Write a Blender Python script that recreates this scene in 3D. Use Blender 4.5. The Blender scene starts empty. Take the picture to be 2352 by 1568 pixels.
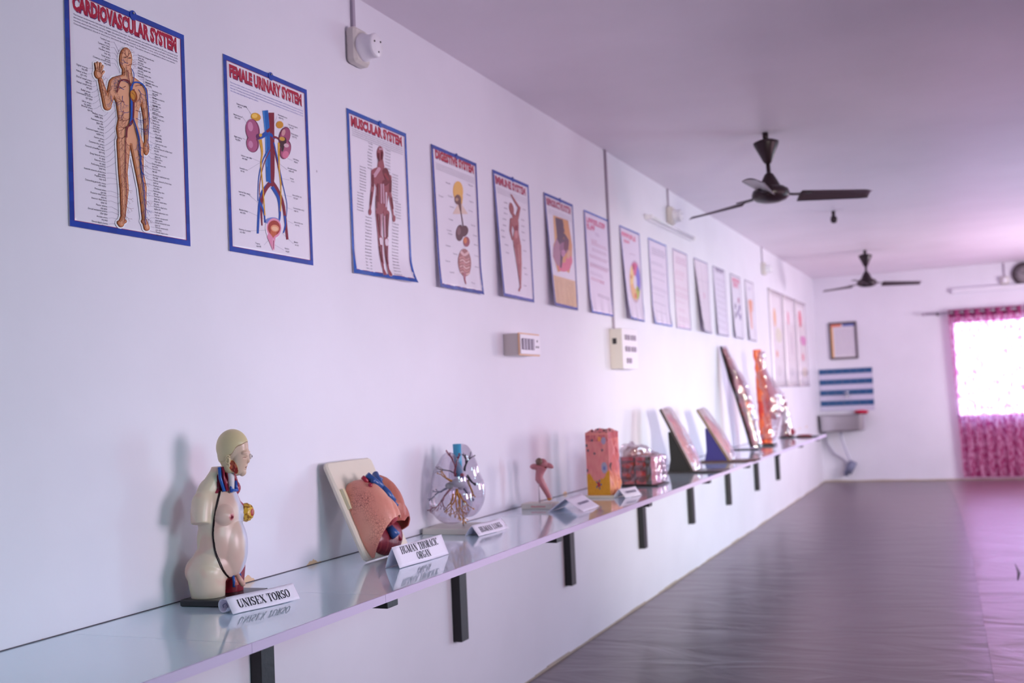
import bpy, math, random
import numpy as np
from mathutils import Vector, Matrix, noise
from mathutils.bvhtree import BVHTree
sc = bpy.context.scene
random.seed(7)

# ------------------------------------------------------------------ camera
def make_camera():
    f, yaw, pitch, roll = 2505.6, 0.3999, 0.0541, -0.0449
    fw = Vector((-math.sin(yaw)*math.cos(pitch), math.cos(yaw)*math.cos(pitch), math.sin(pitch)))
    r0 = fw.cross(Vector((0, 0, 1))).normalized(); u0 = r0.cross(fw)
    r = math.cos(roll)*r0 + math.sin(roll)*u0
    u = -math.sin(roll)*r0 + math.cos(roll)*u0
    cd = bpy.data.cameras.new('camera'); co = bpy.data.objects.new('camera', cd)
    sc.collection.objects.link(co)
    m = Matrix((r, u, -fw)).transposed().to_4x4(); m.translation = Vector((2.2795, 0, 1.492))
    co.matrix_world = m
    cd.sensor_width = 36; cd.lens = f/2352*36; cd.clip_start = .05; cd.clip_end = 200
    cd.dof.use_dof = True; cd.dof.focus_distance = 3.35; cd.dof.aperture_fstop = 2.6
    sc.camera = co
make_camera()
sc.view_settings.view_transform = 'Standard'; sc.view_settings.look = 'None'
sc.view_settings.gamma = 1; sc.view_settings.use_curve_mapping = False
sc.view_settings.exposure = 0.0
sc.cycles.max_bounces = 10; sc.cycles.diffuse_bounces = 6; sc.cycles.transparent_max_bounces = 24
sc.cycles.caustics_reflective = False; sc.cycles.caustics_refractive = False
sc.cycles.sample_clamp_indirect = 6

def lin1(x):
    x = x/255
    return x/12.92 if x <= .04045 else ((x+.055)/1.055)**2.4
def L(c): return (lin1(c[0]), lin1(c[1]), lin1(c[2]), 1)

# ------------------------------------------------------------------ world: bright hazy day
W_ = bpy.data.worlds.new('daylight'); sc.world = W_; W_.use_nodes = True
nt = W_.node_tree; bg = nt.nodes['Background']
tc = nt.nodes.new('ShaderNodeTexCoord'); sx = nt.nodes.new('ShaderNodeSeparateXYZ'); rp = nt.nodes.new('ShaderNodeValToRGB')
nt.links.new(tc.outputs['Generated'], sx.inputs[0])
mp = nt.nodes.new('ShaderNodeMapRange'); mp.inputs[1].default_value = -1; mp.inputs[2].default_value = 1
nt.links.new(sx.outputs[2], mp.inputs[0]); nt.links.new(mp.outputs[0], rp.inputs[0]); nt.links.new(rp.outputs[0], bg.inputs[0])
e = rp.color_ramp.elements
e[0].position = .42; e[0].color = (.42, .56, .66, 1)
e[1].position = .70; e[1].color = (.44, .86, 1.22, 1)
k = rp.color_ramp.elements.new(.52); k.color = (.70, .96, 1.20, 1)
bg.inputs[1].default_value = 15.0

# room dimensions
RW, YB, YF, HC = 5.6, 17.69, -3.5, 3.2
# ------------------------------------------------------------------ daylight from the windows and doorway of the right wall
def area(name, loc, target, sx_, sy_, col, power):
    l = bpy.data.lights.new(name, 'AREA'); l.shape = 'RECTANGLE'; l.size = sx_; l.size_y = sy_
    l.color = col; l.energy = power
    o = bpy.data.objects.new(name, l); sc.collection.objects.link(o); o.location = loc
    o.rotation_euler = (Vector(target)-Vector(loc)).to_track_quat('-Z', 'Y').to_euler()
    return o
for nm, loc, tg, w_, h_, cl, pw, sp in (
        ('window_light', (RW-.08, 1.0, 2.6), (0, 1.4, .5), 1.6, 1.0, (.62, 1.0, 1.06), 18.5, 75),
        ('curtain_light', (RW-.08, 3.6, 1.7), (0, 3.6, 1.7), 1.6, 1.5, (1.0, .82, .98), 22, 64),
        ('curtain_light', (RW-.08, 6.7, 1.7), (0, 6.7, 1.9), 1.4, 1.5, (1.0, .66, .76), 10, 64),
        ('open_window_light', (RW-.3, -.2, 1.75), (0, 10.2, 1.1), .5, 1.1, (1.0, .96, .84), 33, 27),
        ('curtain_light', (RW-.08, 14.4, 1.65), (0, 14.4, 1.6), 1.8, 1.5, (1.0, .90, .98), 180, 170)):
    o = area(nm, loc, tg, w_, h_, cl, pw); o.data.spread = math.radians(sp)
for nm, loc, tg, w_, h_ in (('doorway_portal', (RW+.1, 10.1, 1.125), (0, 10.1, 1.125), 1.4, 2.25), ('window_portal', (2.97, YB+.19, 1.66), (2.97, 0, 1.66), 1.96, 1.47)):
    o = area(nm, loc, tg, w_, h_, (1, 1, 1), 1); o.data.cycles.is_portal = True

# ------------------------------------------------------------------ materials
MATS = {}
def nodes(name):
    m = bpy.data.materials.new(name); m.use_nodes = True
    return m, m.node_tree, m.node_tree.nodes['Principled BSDF']
def mat(name, col=(200, 200, 200), rough=.5, metal=0, coat=0, bump=None, vcol=False, spec=.5, var=0):
    if name in MATS: return MATS[name]
    m, t, b = nodes(name)
    b.inputs['Base Color'].default_value = L(col); b.inputs['Roughness'].default_value = rough
    b.inputs['Metallic'].default_value = metal; b.inputs['Coat Weight'].default_value = coat
    b.inputs['Specular IOR Level'].default_value = spec
    c = t.nodes.new('ShaderNodeTexCoord')
    src = None
    if vcol:
        a = t.nodes.new('ShaderNodeVertexColor'); a.layer_name = 'Col'; src = a.outputs[0]
        t.links.new(src, b.inputs['Base Color'])
    if var:
        n = t.nodes.new('ShaderNodeTexNoise'); n.inputs['Scale'].default_value = 6; n.inputs['Detail'].default_value = 5
        t.links.new(c.outputs['Object'], n.inputs['Vector'])
        h = t.nodes.new('ShaderNodeMix'); h.data_type = 'RGBA'; h.blend_type = 'MULTIPLY'
        r = t.nodes.new('ShaderNodeMapRange'); r.inputs[3].default_value = 1-var; r.inputs[4].default_value = 1+var*.3
        t.links.new(n.outputs[0], r.inputs[0]); h.inputs[0].default_value = 1
        if src: t.links.new(src, h.inputs[6])
        else: h.inputs[6].default_value = L(col)
        t.links.new(r.outputs[0], h.inputs[7]); t.links.new(h.outputs[2], b.inputs['Base Color'])
    if bump:
        n = t.nodes.new('ShaderNodeTexNoise'); n.inputs['Scale'].default_value = bump[0]; n.inputs['Detail'].default_value = 4
        t.links.new(c.outputs['Object'], n.inputs['Vector'])
        bp = t.nodes.new('ShaderNodeBump'); bp.inputs['Strength'].default_value = bump[1]; bp.inputs['Distance'].default_value = bump[2] if len(bump) > 2 else .002
        t.links.new(n.outputs[0], bp.inputs['Height']); t.links.new(bp.outputs[0], b.inputs['Normal'])
    MATS[name] = m
    return m
def clear_mat(name, tint=(240, 240, 245), gloss=.12, rough=.05, bump=None):
    if name in MATS: return MATS[name]
    m = bpy.data.materials.new(name); m.use_nodes = True; t = m.node_tree; t.nodes.clear()
    o = t.nodes.new('ShaderNodeOutputMaterial'); tr = t.nodes.new('ShaderNodeBsdfTransparent'); g = t.nodes.new('ShaderNodeBsdfGlossy')
    mx = t.nodes.new('ShaderNodeMixShader'); lw = t.nodes.new('ShaderNodeLayerWeight'); lw.inputs[0].default_value = .35
    mr = t.nodes.new('ShaderNodeMapRange'); mr.inputs[3].default_value = gloss; mr.inputs[4].default_value = min(1, gloss+.55)
    tr.inputs[0].default_value = L(tint); g.inputs[0].default_value = (.95, .95, .95, 1); g.inputs[1].default_value = rough
    t.links.new(lw.outputs['Facing'], mr.inputs[0]); t.links.new(mr.outputs[0], mx.inputs[0])
    t.links.new(tr.outputs[0], mx.inputs[1]); t.links.new(g.outputs[0], mx.inputs[2]); t.links.new(mx.outputs[0], o.inputs[0])
    if bump:
        c = t.nodes.new('ShaderNodeTexCoord'); n = t.nodes.new('ShaderNodeTexNoise'); n.inputs['Scale'].default_value = bump[0]; n.inputs['Detail'].default_value = 3
        bp = t.nodes.new('ShaderNodeBump'); bp.inputs['Strength'].default_value = bump[1]; bp.inputs['Distance'].default_value = bump[2]
        t.links.new(c.outputs['Object'], n.inputs[0]); t.links.new(n.outputs[0], bp.inputs['Height'])
        t.links.new(bp.outputs[0], g.inputs['Normal']); t.links.new(bp.outputs[0], lw.inputs['Normal'])
    MATS[name] = m
    return m

def wall_material(name, col, stain=False):
    m, t, b = nodes(name)
    c = t.nodes.new('ShaderNodeTexCoord')
    n = t.nodes.new('ShaderNodeTexNoise'); n.inputs['Scale'].default_value = 1.3; n.inputs['Detail'].default_value = 6
    t.links.new(c.outputs['Object'], n.inputs[0])
    r = t.nodes.new('ShaderNodeValToRGB'); r.color_ramp.elements[0].position = .3; r.color_ramp.elements[1].position = .7
    r.color_ramp.elements[0].color = L([x*.965 for x in col]); r.color_ramp.elements[1].color = L(col)
    t.links.new(n.outputs[0], r.inputs[0]); out = r.outputs[0]
    # scattered small marks
    v = t.nodes.new('ShaderNodeTexVoronoi'); v.inputs['Scale'].default_value = 2.3
    t.links.new(c.outputs['Object'], v.inputs['Vector'])
    lt = t.nodes.new('ShaderNodeMath'); lt.operation = 'LESS_THAN'; lt.inputs[1].default_value = .012
    t.links.new(v.outputs['Distance'], lt.inputs[0])
    mx = t.nodes.new('ShaderNodeMix'); mx.data_type = 'RGBA'; mx.inputs[7].default_value = L((130, 110, 130))
    mu = t.nodes.new('ShaderNodeMath'); mu.operation = 'MULTIPLY'; mu.inputs[1].default_value = .5
    t.links.new(lt.outputs[0], mu.inputs[0]); t.links.new(mu.outputs[0], mx.inputs[0]); t.links.new(out, mx.inputs[6]); out = mx.outputs[2]
    if stain:   # yellowed glue along the shelf line and grubby foot of the wall
        s = t.nodes.new('ShaderNodeSeparateXYZ'); t.links.new(c.outputs['Object'], s.inputs[0])
        n2 = t.nodes.new('ShaderNodeTexNoise'); n2.inputs['Scale'].default_value = 45; n2.inputs['Detail'].default_value = 3
        n1 = t.nodes.new('ShaderNodeTexNoise'); n1.noise_dimensions = '1D'; n1.inputs['Scale'].default_value = 4.5; n1.inputs['Detail'].default_value = 2
        t.links.new(s.outputs[1], n1.inputs['W']); t.links.new(c.outputs['Object'], n2.inputs[0])
        th = t.nodes.new('ShaderNodeMath'); th.operation = 'MULTIPLY_ADD'; th.inputs[1].default_value = .10; th.inputs[2].default_value = .925-.074
        t.links.new(n1.outputs[0], th.inputs[0])
        th2 = t.nodes.new('ShaderNodeMath'); th2.operation = 'MULTIPLY_ADD'; th2.inputs[1].default_value = .026; t.links.new(n2.outputs[0], th2.inputs[0]); t.links.new(th.outputs[0], th2.inputs[2])
        sb = t.nodes.new('ShaderNodeMath'); sb.operation = 'LESS_THAN'; t.links.new(s.outputs[2], sb.inputs[0]); t.links.new(th2.outputs[0], sb.inputs[1])
        gt = t.nodes.new('ShaderNodeMath'); gt.operation = 'GREATER_THAN'; gt.inputs[1].default_value = .92; t.links.new(s.outputs[2], gt.inputs[0])
        an = t.nodes.new('ShaderNodeMath'); an.operation = 'MULTIPLY'; t.links.new(sb.outputs[0], an.inputs[0]); t.links.new(gt.outputs[0], an.inputs[1])
        an2 = t.nodes.new('ShaderNodeMath'); an2.operation = 'MULTIPLY'; an2.inputs[1].default_value = .75; t.links.new(an.outputs[0], an2.inputs[0])
        m2 = t.nodes.new('ShaderNodeMix'); m2.data_type = 'RGBA'; m2.inputs[7].default_value = L((226, 178, 110))
        t.links.new(an2.outputs[0], m2.inputs[0]); t.links.new(out, m2.inputs[6]); out = m2.outputs[2]
    t.links.new(out, b.inputs['Base Color']); b.inputs['Roughness'].default_value = .45
    n3 = t.nodes.new('ShaderNodeTexNoise'); n3.inputs['Scale'].default_value = 3.5; n3.inputs['Detail'].default_value = 5
    t.links.new(c.outputs['Object'], n3.inputs[0])
    bp = t.nodes.new('ShaderNodeBump'); bp.inputs['Strength'].default_value = .25; bp.inputs['Distance'].default_value = .01
    t.links.new(n3.outputs[0], bp.inputs['Height']); t.links.new(bp.outputs[0], b.inputs['Normal'])
    return m

# ------------------------------------------------------------------ mesh builder
class MB:
    def __init__(s): s.v = []; s.f = []; s.c = []; s.sm = []
    def add(s, vs, fs, col=(200, 200, 200), smooth=False):
        b = len(s.v); s.v += [tuple(p) for p in vs]
        c = L(col)
        for f in fs: s.f.append([i+b for i in f]); s.c.append(c); s.sm.append(smooth)
        return s
    def box(s, x0, x1, y0, y1, z0, z1, col=(200, 200, 200)):
        vs = [(x, y, z) for z in (z0, z1) for y in (y0, y1) for x in (x0, x1)]
        return s.add(vs, [(0, 2, 3, 1), (4, 5, 7, 6), (0, 1, 5, 4), (2, 6, 7, 3), (0, 4, 6, 2), (1, 3, 7, 5)], col)
    def rbox(s, x0, x1, y0, y1, z0, z1, r=.004, axis='z', col=(200, 200, 200), n=4, bev=None):
        # box with rounded corners seen along axis and a small bevel on the two ends
        A = {'z': (x0, x1, y0, y1, z0, z1), 'x': (y0, y1, z0, z1, x0, x1), 'y': (z0, z1, x0, x1, y0, y1)}[axis]
        a0, a1, b0, b1, c0, c1 = A
        bev = min(r, abs(c1-c0)/2)*.6 if bev is None else bev
        def ring(ins, c):
            pts = []
            rr = max(r-ins, 1e-4)
            for cx, cy, st in ((a1-r, b1-r, 0), (a0+r, b1-r, 90), (a0+r, b0+r, 180), (a1-r, b0+r, 270)):
                for i in range(n+1):
                    t = math.radians(st+90*i/n); pts.append((cx+rr*math.cos(t), cy+rr*math.sin(t), c))
            return pts
        rings = [ring(bev, c0), ring(0, c0+bev), ring(0, c1-bev), ring(bev, c1)]
        P = [p for q in rings for p in q]; N = len(rings[0])
        P = [{'z': p, 'x': (p[2], p[0], p[1]), 'y': (p[1], p[2], p[0])}[axis] for p in P]
        F = [tuple(range(N))[::-1], tuple(range(3*N, 4*N))]
        for k in range(3):
            for i in range(N): F.append((k*N+i, k*N+(i+1) % N, (k+1)*N+(i+1) % N, (k+1)*N+i))
        return s.add(P, F, col)
    def tube(s, pts, r, n=10, col=(200, 200, 200), cap=True, flat=1.0):
        pts = [Vector(p) for p in pts]; m = len(pts)
        rs = r if isinstance(r, (list, tuple)) else [r]*m
        if len(rs) != m: rs = [rs[0]+(rs[-1]-rs[0])*i/(m-1) for i in range(m)]
        vs = []; prev = None
        for i, p in enumerate(pts):
            d = (pts[min(i+1, m-1)]-pts[max(i-1, 0)]).normalized()
            if prev is None:
                a = Vector((0, 0, 1)) if abs(d.z) < .9 else Vector((1, 0, 0)); x = d.cross(a).normalized()
            else: x = (prev-d*prev.dot(d)).normalized()
            prev = x; y = d.cross(x)
            for k in range(n):
                t = 2*math.pi*k/n; vs.append(p+(x*math.cos(t)+y*math.sin(t)*flat)*rs[i])
        fs = []
        for i in range(m-1):
            for k in range(n): fs.append((i*n+k, i*n+(k+1) % n, (i+1)*n+(k+1) % n, (i+1)*n+k))
        if cap: fs += [tuple(range(n))[::-1], tuple(range((m-1)*n, m*n))]
        return s.add(vs, fs, col, True)
    def lathe(s, prof, c=(0, 0, 0), n=24, col=(200, 200, 200), axis='z', smooth=True, sy=1):
        vs = []
        for r, h in prof:
            for k in range(n):
                t = 2*math.pi*k/n; a, b = r*math.cos(t), r*math.sin(t)*sy
                vs.append({'z': (c[0]+a, c[1]+b, c[2]+h), 'x': (c[0]+h, c[1]+a, c[2]+b), 'y': (c[0]+b, c[1]+h, c[2]+a)}[axis])
        fs = []
        for i in range(len(prof)-1):
            for k in range(n): fs.append((i*n+k, i*n+(k+1) % n, (i+1)*n+(k+1) % n, (i+1)*n+k))
        fs += [tuple(range(n))[::-1], tuple(range((len(prof)-1)*n, len(prof)*n))]
        return s.add(vs, fs, col, smooth)
    def ell(s, c, r, n=16, col=(200, 200, 200), R=None):
        vs = []; fs = []
        m = n//2
        for i in range(1, m):
            t = math.pi*i/m
            for k in range(n):
                p = 2*math.pi*k/n
                q = Vector((r[0]*math.sin(t)*math.cos(p), r[1]*math.sin(t)*math.sin(p), r[2]*math.cos(t)))
                if R: q = R @ q
                vs.append(Vector(c)+q)
        a, b = Vector((0, 0, r[2])), Vector((0, 0, -r[2]))
        if R: a = R @ a; b = R @ b
        T = len(vs); vs += [Vector(c)+a, Vector(c)+b]
        for i in range(m-2):
            for k in range(n): fs.append((i*n+k, (i+1)*n+k, (i+1)*n+(k+1) % n, i*n+(k+1) % n))
        for k in range(n):
            fs.append((T, k, (k+1) % n)); fs.append((T+1, (m-2)*n+(k+1) % n, (m-2)*n+k))
        return s.add(vs, fs, col, True)
    def cap(s, a, b, ra, rb, n=14, col=(200, 200, 200)):
        a, b = Vector(a), Vector(b); s.tube([a, b], [ra, rb], n, col)
        s.ell(a, (ra,)*3, n, col); return s.ell(b, (rb,)*3, n, col)
    def grid(s, fn, nu, nv, col=(200, 200, 200), smooth=True, colfn=None):
        vs = [fn(i/nu, j/nv) for j in range(nv+1) for i in range(nu+1)]; b = len(s.v); s.v += [tuple(p) for p in vs]
        for j in range(nv):
            for i in range(nu):
                q = j*(nu+1)+i
                s.f.append([b+q, b+q+1, b+q+nu+2, b+q+nu+1]); s.sm.append(smooth)
                s.c.append(L(colfn((i+.5)/nu, (j+.5)/nv)) if colfn else L(col))
        return s
    def xform(s, fn): s.v = [tuple(fn(Vector(p))) for p in s.v]; return s
    def mesh(s, name):
        me = bpy.data.meshes.new(name); me.from_pydata(s.v, [], s.f)
        at = me.color_attributes.new('Col', 'FLOAT_COLOR', 'CORNER')
        buf = np.array([c for f, c in zip(s.f, s.c) for _ in f], dtype=np.float32).ravel()
        if len(at.data)*4 == len(buf): at.data.foreach_set('color', buf)
        me.polygons.foreach_set('use_smooth', s.sm); me.update()
        return me
    def build(s, name, material, parent=None): return link(name, s.mesh(name), material, parent)

def link(name, me, material, parent=None):
    o = bpy.data.objects.new(name, me); sc.collection.objects.link(o)
    if material: me.materials.clear(); me.materials.append(material)
    if parent: o.parent = parent
    return o
def thing(name, label, cat, loc=(0, 0, 0), rz=0, group=None):
    o = bpy.data.objects.new(name, None); sc.collection.objects.link(o); o.location = loc; o.rotation_euler = (0, 0, rz)
    o.empty_display_size = .1
    return tag(o, label, cat, group)
def tag(o, label, cat, group=None):
    o['label'] = label; o['category'] = cat
    if group: o['group'] = group
    return o
def struct(o): o['kind'] = 'structure'; return o
def copy_tree(o, parent=None):
    c = o.copy(); sc.collection.objects.link(c); c.parent = parent
    for ch in list(o.children): copy_tree(ch, c)
    return c

def evaluated(me, mods):
    o = bpy.data.objects.new('tmp', me); sc.collection.objects.link(o)
    for kind, kw in mods:
        m = o.modifiers.new('m', kind)
        for k_, v_ in kw.items(): setattr(m, k_, v_)
    dg = bpy.context.evaluated_depsgraph_get(); dg.update()
    r = bpy.data.meshes.new_from_object(o.evaluated_get(dg))
    bpy.data.objects.remove(o); return r
def paint(me, colfn):
    for a in list(me.color_attributes): me.color_attributes.remove(a)
    at = me.color_attributes.new('Col', 'FLOAT_COLOR', 'POINT')
    buf = np.array([L(colfn(v.co, v.normal)) for v in me.vertices], dtype=np.float32).ravel(); at.data.foreach_set('color', buf)
def fuse(mb, name, voxel, smooth=4, move=None, colfn=None, planes=None, solid=0, post=0):
    me = evaluated(mb.mesh(name), [('REMESH', dict(mode='VOXEL', voxel_size=voxel)), ('SMOOTH', dict(factor=.5, iterations=smooth))])
    if move:
        ns = [v.normal.copy() for v in me.vertices]
        for v, nn in zip(me.vertices, ns): v.co = move(v.co.copy(), nn)
    if post: me = evaluated(me, [('SMOOTH', dict(factor=.5, iterations=post))])
    if planes:      # keep the side where a*x+b*y+c*z >= d
        import bmesh
        bm = bmesh.new(); bm.from_mesh(me)
        for pa, pb, pc, pd in planes:
            nn = Vector((pa, pb, pc)); l2 = nn.length_squared
            bmesh.ops.bisect_plane(bm, geom=list(bm.verts)+list(bm.edges)+list(bm.faces), plane_co=nn*(pd/l2), plane_no=nn, clear_inner=True)
        bm.to_mesh(me); bm.free()
    if solid: me = evaluated(me, [('SOLIDIFY', dict(thickness=solid, offset=-1))])
    if colfn: paint(me, colfn)
    me.polygons.foreach_set('use_smooth', [True]*len(me.polygons)); me.update(); me.name = name
    return me
def nz(p, s=1.0, o=0): return noise.noise(Vector((p[0]*s+o, p[1]*s, p[2]*s)))
def mixc(a, b, t):
    t = max(0, min(1, t)); return tuple(x+(y-x)*t for x, y in zip(a, b))
def sstep(a, b, x):
    t = max(0, min(1, (x-a)/(b-a))); return t*t*(3-2*t)

PAINT = mat('glossy_painted_plastic', vcol=True, rough=.32, bump=(300, .12, .0004))
PAINT_ROUGH = mat('painted_surface', vcol=True, rough=.5, bump=(120, .2, .0006))
PRINT = mat('laminated_print', vcol=True, rough=.22, spec=.5)
PAPER = mat('white_card_paper', (238, 232, 244), .55)
INK = mat('black_print_ink', (24, 22, 36), .55)

# ------------------------------------------------------------------ room
WALLM = wall_material('white_wall_paint', (232, 229, 238), True)
WALLB = wall_material('white_wall_paint_back', (234, 230, 240))
CEILM = wall_material('white_ceiling_paint', (236, 226, 236))

def slab(name, m, *boxes):
    mb = MB()
    for b in boxes: mb.box(*b)
    return struct(mb.build(name, m))
slab('wall_left', WALLM, (-.15, 0, YF, YB, 0, HC))
WX0, WX1, WZ0, WZ1 = 1.985, 3.95, .93, 2.40     # window opening in the back wall
slab('wall_back', WALLB, (-.15, WX0, YB, YB+.2, 0, HC), (WX1, RW, YB, YB+.2, 0, HC), (WX0, WX1, YB, YB+.2, 0, WZ0), (WX0, WX1, YB, YB+.2, WZ1, HC))
slab('wall_front', WALLB, (-.15, RW, YF-.15, YF, 0, HC))
DY0, DY1, DZ = 9.4, 10.8, 2.25
slab('wall_right', WALLB, (RW, RW+.2, YF, DY0, 0, HC), (RW, RW+.2, DY1, YB, 0, HC), (RW, RW+.2, DY0, DY1, DZ, HC))
slab('ceiling', CEILM, (-.15, RW+.2, YF-.15, YB+.2, HC, HC+.15))
slab('floor', mat('cement_floor', (150, 135, 140), .6, var=.2), (-.15, RW+.2, YF-.15, YB+.2, -.12, 0))
# ledge over the window and window frame
mb = MB(); mb.rbox(2.03, 4.1, YB-.07, YB, 2.80, 2.87, .006, 'x'); struct(mb.build('trim_1', WALLB))
mb = MB()
for x in (WX0, WX0+1.42, WX1-.04): mb.box(x, x+.04, YB+.08, YB+.12, WZ0, WZ1)
mb.box(WX0, WX1, YB+.08, YB+.12, WZ0, WZ0+.04); mb.box(WX0, WX1, YB+.08, YB+.12, WZ1-.04, WZ1)
win = struct(mb.build('window_1', mat('white_window_frame', (225, 222, 228), .35)))
mb = MB(); mb.box(WX0+.02, WX1-.02, YB+.098, YB+.102, WZ0+.02, WZ1-.02)
mb.build('window_pane', clear_mat('window_glass', (250, 250, 250), .03, .02), win)
# grimy skirting line where the floor sheet meets the wall
m = mat('grubby_skirting', (186, 170, 152), .6, var=.3)
def skirt(name, horizontal):
    mb = MB(); n = 120
    for i in range(n):
        if horizontal:
            a, b = RW*i/n, RW*(i+1)/n; mb.box(a, b, YB-.006, YB, 0, .028+.012*nz((a*3, 1, 0)))
        else:
            a, b = YF+(YB-YF)*i/n, YF+(YB-YF)*(i+1)/n; mb.box(0, .006, a, b, 0, .014+.014*nz((a*2, 0, 0)))
    return struct(mb.build(name, m))
skirt('baseboard_left', False); skirt('baseboard_back', True)

# vinyl sheets on the floor
def vinyl(name, col, o):
    m, t, b = nodes(name); c = t.nodes.new('ShaderNodeTexCoord')
    mp = t.nodes.new('ShaderNodeMapping'); mp.inputs['Scale'].default_value = (.9, 2.3, 1); mp.inputs['Location'].default_value = (o, o, 0)
    n = t.nodes.new('ShaderNodeTexNoise'); n.inputs['Scale'].default_value = 1.2; n.inputs['Detail'].default_value = 4; n.inputs['Distortion'].default_value = 1.6
    t.links.new(c.outputs['Object'], mp.inputs[0]); t.links.new(mp.outputs[0], n.inputs[0])
    bp = t.nodes.new('ShaderNodeBump'); bp.inputs['Strength'].default_value = .45; bp.inputs['Distance'].default_value = .03
    t.links.new(n.outputs[0], bp.inputs['Height']); t.links.new(bp.outputs[0], b.inputs['Normal'])
    w = t.nodes.new('ShaderNodeTexNoise'); w.inputs['Scale'].default_value = 5; w.inputs['Detail'].default_value = 6
    t.links.new(mp.outputs[0], w.inputs[0])
    r = t.nodes.new('ShaderNodeValToRGB'); r.color_ramp.elements[0].color = L([x*.97 for x in col]); r.color_ramp.elements[1].color = L(col)
    t.links.new(w.outputs[0], r.inputs[0]); t.links.new(r.outputs[0], b.inputs['Base Color'])
    b.inputs['Roughness'].default_value = .30; b.inputs['Specular IOR Level'].default_value = .85
    return m
def sheet(name, x0, x1, z, m, label):
    def fn(u, v):
        y = YF+.02+(YB-YF-.04)*v
        a = x0(y); b = x1(y); return (a+(b-a)*u, y, z)
    mb = MB(); mb.grid(fn, 12, 60)
    me = mb.mesh(name); me = evaluated(me, [('SOLIDIFY', dict(thickness=.003, offset=-1))]); me.polygons.foreach_set('use_smooth', [False]*len(me.polygons))
    return tag(link(name, me, m), label, 'floor covering')
seam = lambda y: 2.46-.027*y-.0024*max(0, y-9)**2
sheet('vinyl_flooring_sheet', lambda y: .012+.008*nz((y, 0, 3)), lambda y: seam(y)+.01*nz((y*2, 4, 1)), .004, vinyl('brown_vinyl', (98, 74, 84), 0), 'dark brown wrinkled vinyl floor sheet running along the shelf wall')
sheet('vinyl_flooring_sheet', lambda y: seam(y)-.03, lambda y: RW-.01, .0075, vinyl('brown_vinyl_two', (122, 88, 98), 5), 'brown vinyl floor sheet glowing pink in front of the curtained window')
for y, l, lab in ((9.38, .5, 'thin dark tear in the pinkish floor sheet at the right edge'), (7.2, .05, 'small dark hole in the floor sheet near the right edge, below the long tear')):
    mb = MB(); mb.tube([(2.47, y-l, .0085), (2.49, y-l*.3, .0085), (2.475, y+l*.6, .0085)], [.003, .012, .002], 6, flat=.2)
    tag(mb.build('floor_tear', mat('dark_scuff', (60, 40, 55), .6)), lab, 'tear')

# ------------------------------------------------------------------ shelf
SZ = .925
def shelf_mat():
    m, t, b = nodes('white_laminate'); b.inputs['Base Color'].default_value = L((218, 240, 250)); b.inputs['Roughness'].default_value = .09
    b.inputs['Coat Weight'].default_value = .6; b.inputs['Coat Roughness'].default_value = .04; b.inputs['Specular IOR Level'].default_value = .7
    return m
sh = thing('wall_shelf', 'long white glossy laminate shelf running along the left wall', 'shelf', (0, 5, SZ))
LAM = shelf_mat(); EDGE = mat('shelf_edge_band', (214, 196, 226), .4)
mb = MB()
joints = [YF+.3, .42, 2.24, 2.9, 6.0, 9.1, 13.45]
for a, b in zip(joints, joints[1:]): mb.box(.003, .597, a+.0006-5, b-.0006-5, -.018, 0)
mb.build('shelf_board', LAM, sh)
mb = MB()
for a, b in zip(joints, joints[1:]): mb.box(.597, .603, a+.0006-5, b-.0006-5, -.024, .0005)
mb.build('edge_band', EDGE, sh)
mb = MB(); mb.tube([(.001, YF+.4-5, .001), (.001, 7.8, .001)], .0016, 6)
mb.build('wall_joint', mat('dark_joint', (90, 80, 90), .8), sh)

BLK = mat('black_painted_iron', (22, 22, 26), .42, bump=(60, .4, .002))
def bracket(y, label):
    b = thing('shelf_bracket', label, 'bracket', (0, y, .40), 0, 'shelf brackets')
    mb = MB(); mb.rbox(.001, .045, -.038, .038, 0, .505, .003, 'z'); mb.build('wall_leg', BLK, b)
    mb = MB(); mb.rbox(.045, .53, -.035, .035, .455, .5, .003, 'x'); mb.build('arm', BLK, b)
    return b
bl = ['nearest black L bracket, cut off by the bottom edge of the photo',
      'black shelf bracket below the leaning thoracic model and its card', 'black shelf bracket below the clear lungs model',
      'black shelf bracket below the skin block and plastic wrapped box', 'black shelf bracket below the first leaning board model',
      'black shelf bracket below the second leaning board model', 'black shelf bracket below the tall leaning limb model',
      'black shelf bracket below the orange leg model', ]
for y, l in zip((3.07, 4.58, 6.06, 7.58, 9.03, 10.52, 12.0), [bl[0], bl[1], bl[2], bl[3], bl[4], bl[5], bl[7]]): bracket(y, l)
bracket(13.36, 'farthest black shelf bracket, at the far end of the shelf')

# ------------------------------------------------------------------ lettering
_tx = {}
def text_geo(body, bold=0.0):
    key = (body, bold)
    if key not in _tx:
        cu = bpy.data.curves.new('t', 'FONT'); cu.body = body; cu.size = 1; cu.resolution_u = 2; cu.offset = bold; cu.fill_mode = 'FRONT'
        o = bpy.data.objects.new('t', cu); sc.collection.objects.link(o)
        dg = bpy.context.evaluated_depsgraph_get(); dg.update()
        me = bpy.data.meshes.new_from_object(o.evaluated_get(dg))
        vs = [(v.co.x, v.co.y) for v in me.vertices]; fs = [tuple(p.vertices) for p in me.polygons]
        bpy.data.objects.remove(o); bpy.data.curves.remove(cu); bpy.data.meshes.remove(me)
        _tx[key] = (vs, fs)
    return _tx[key]
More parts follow.
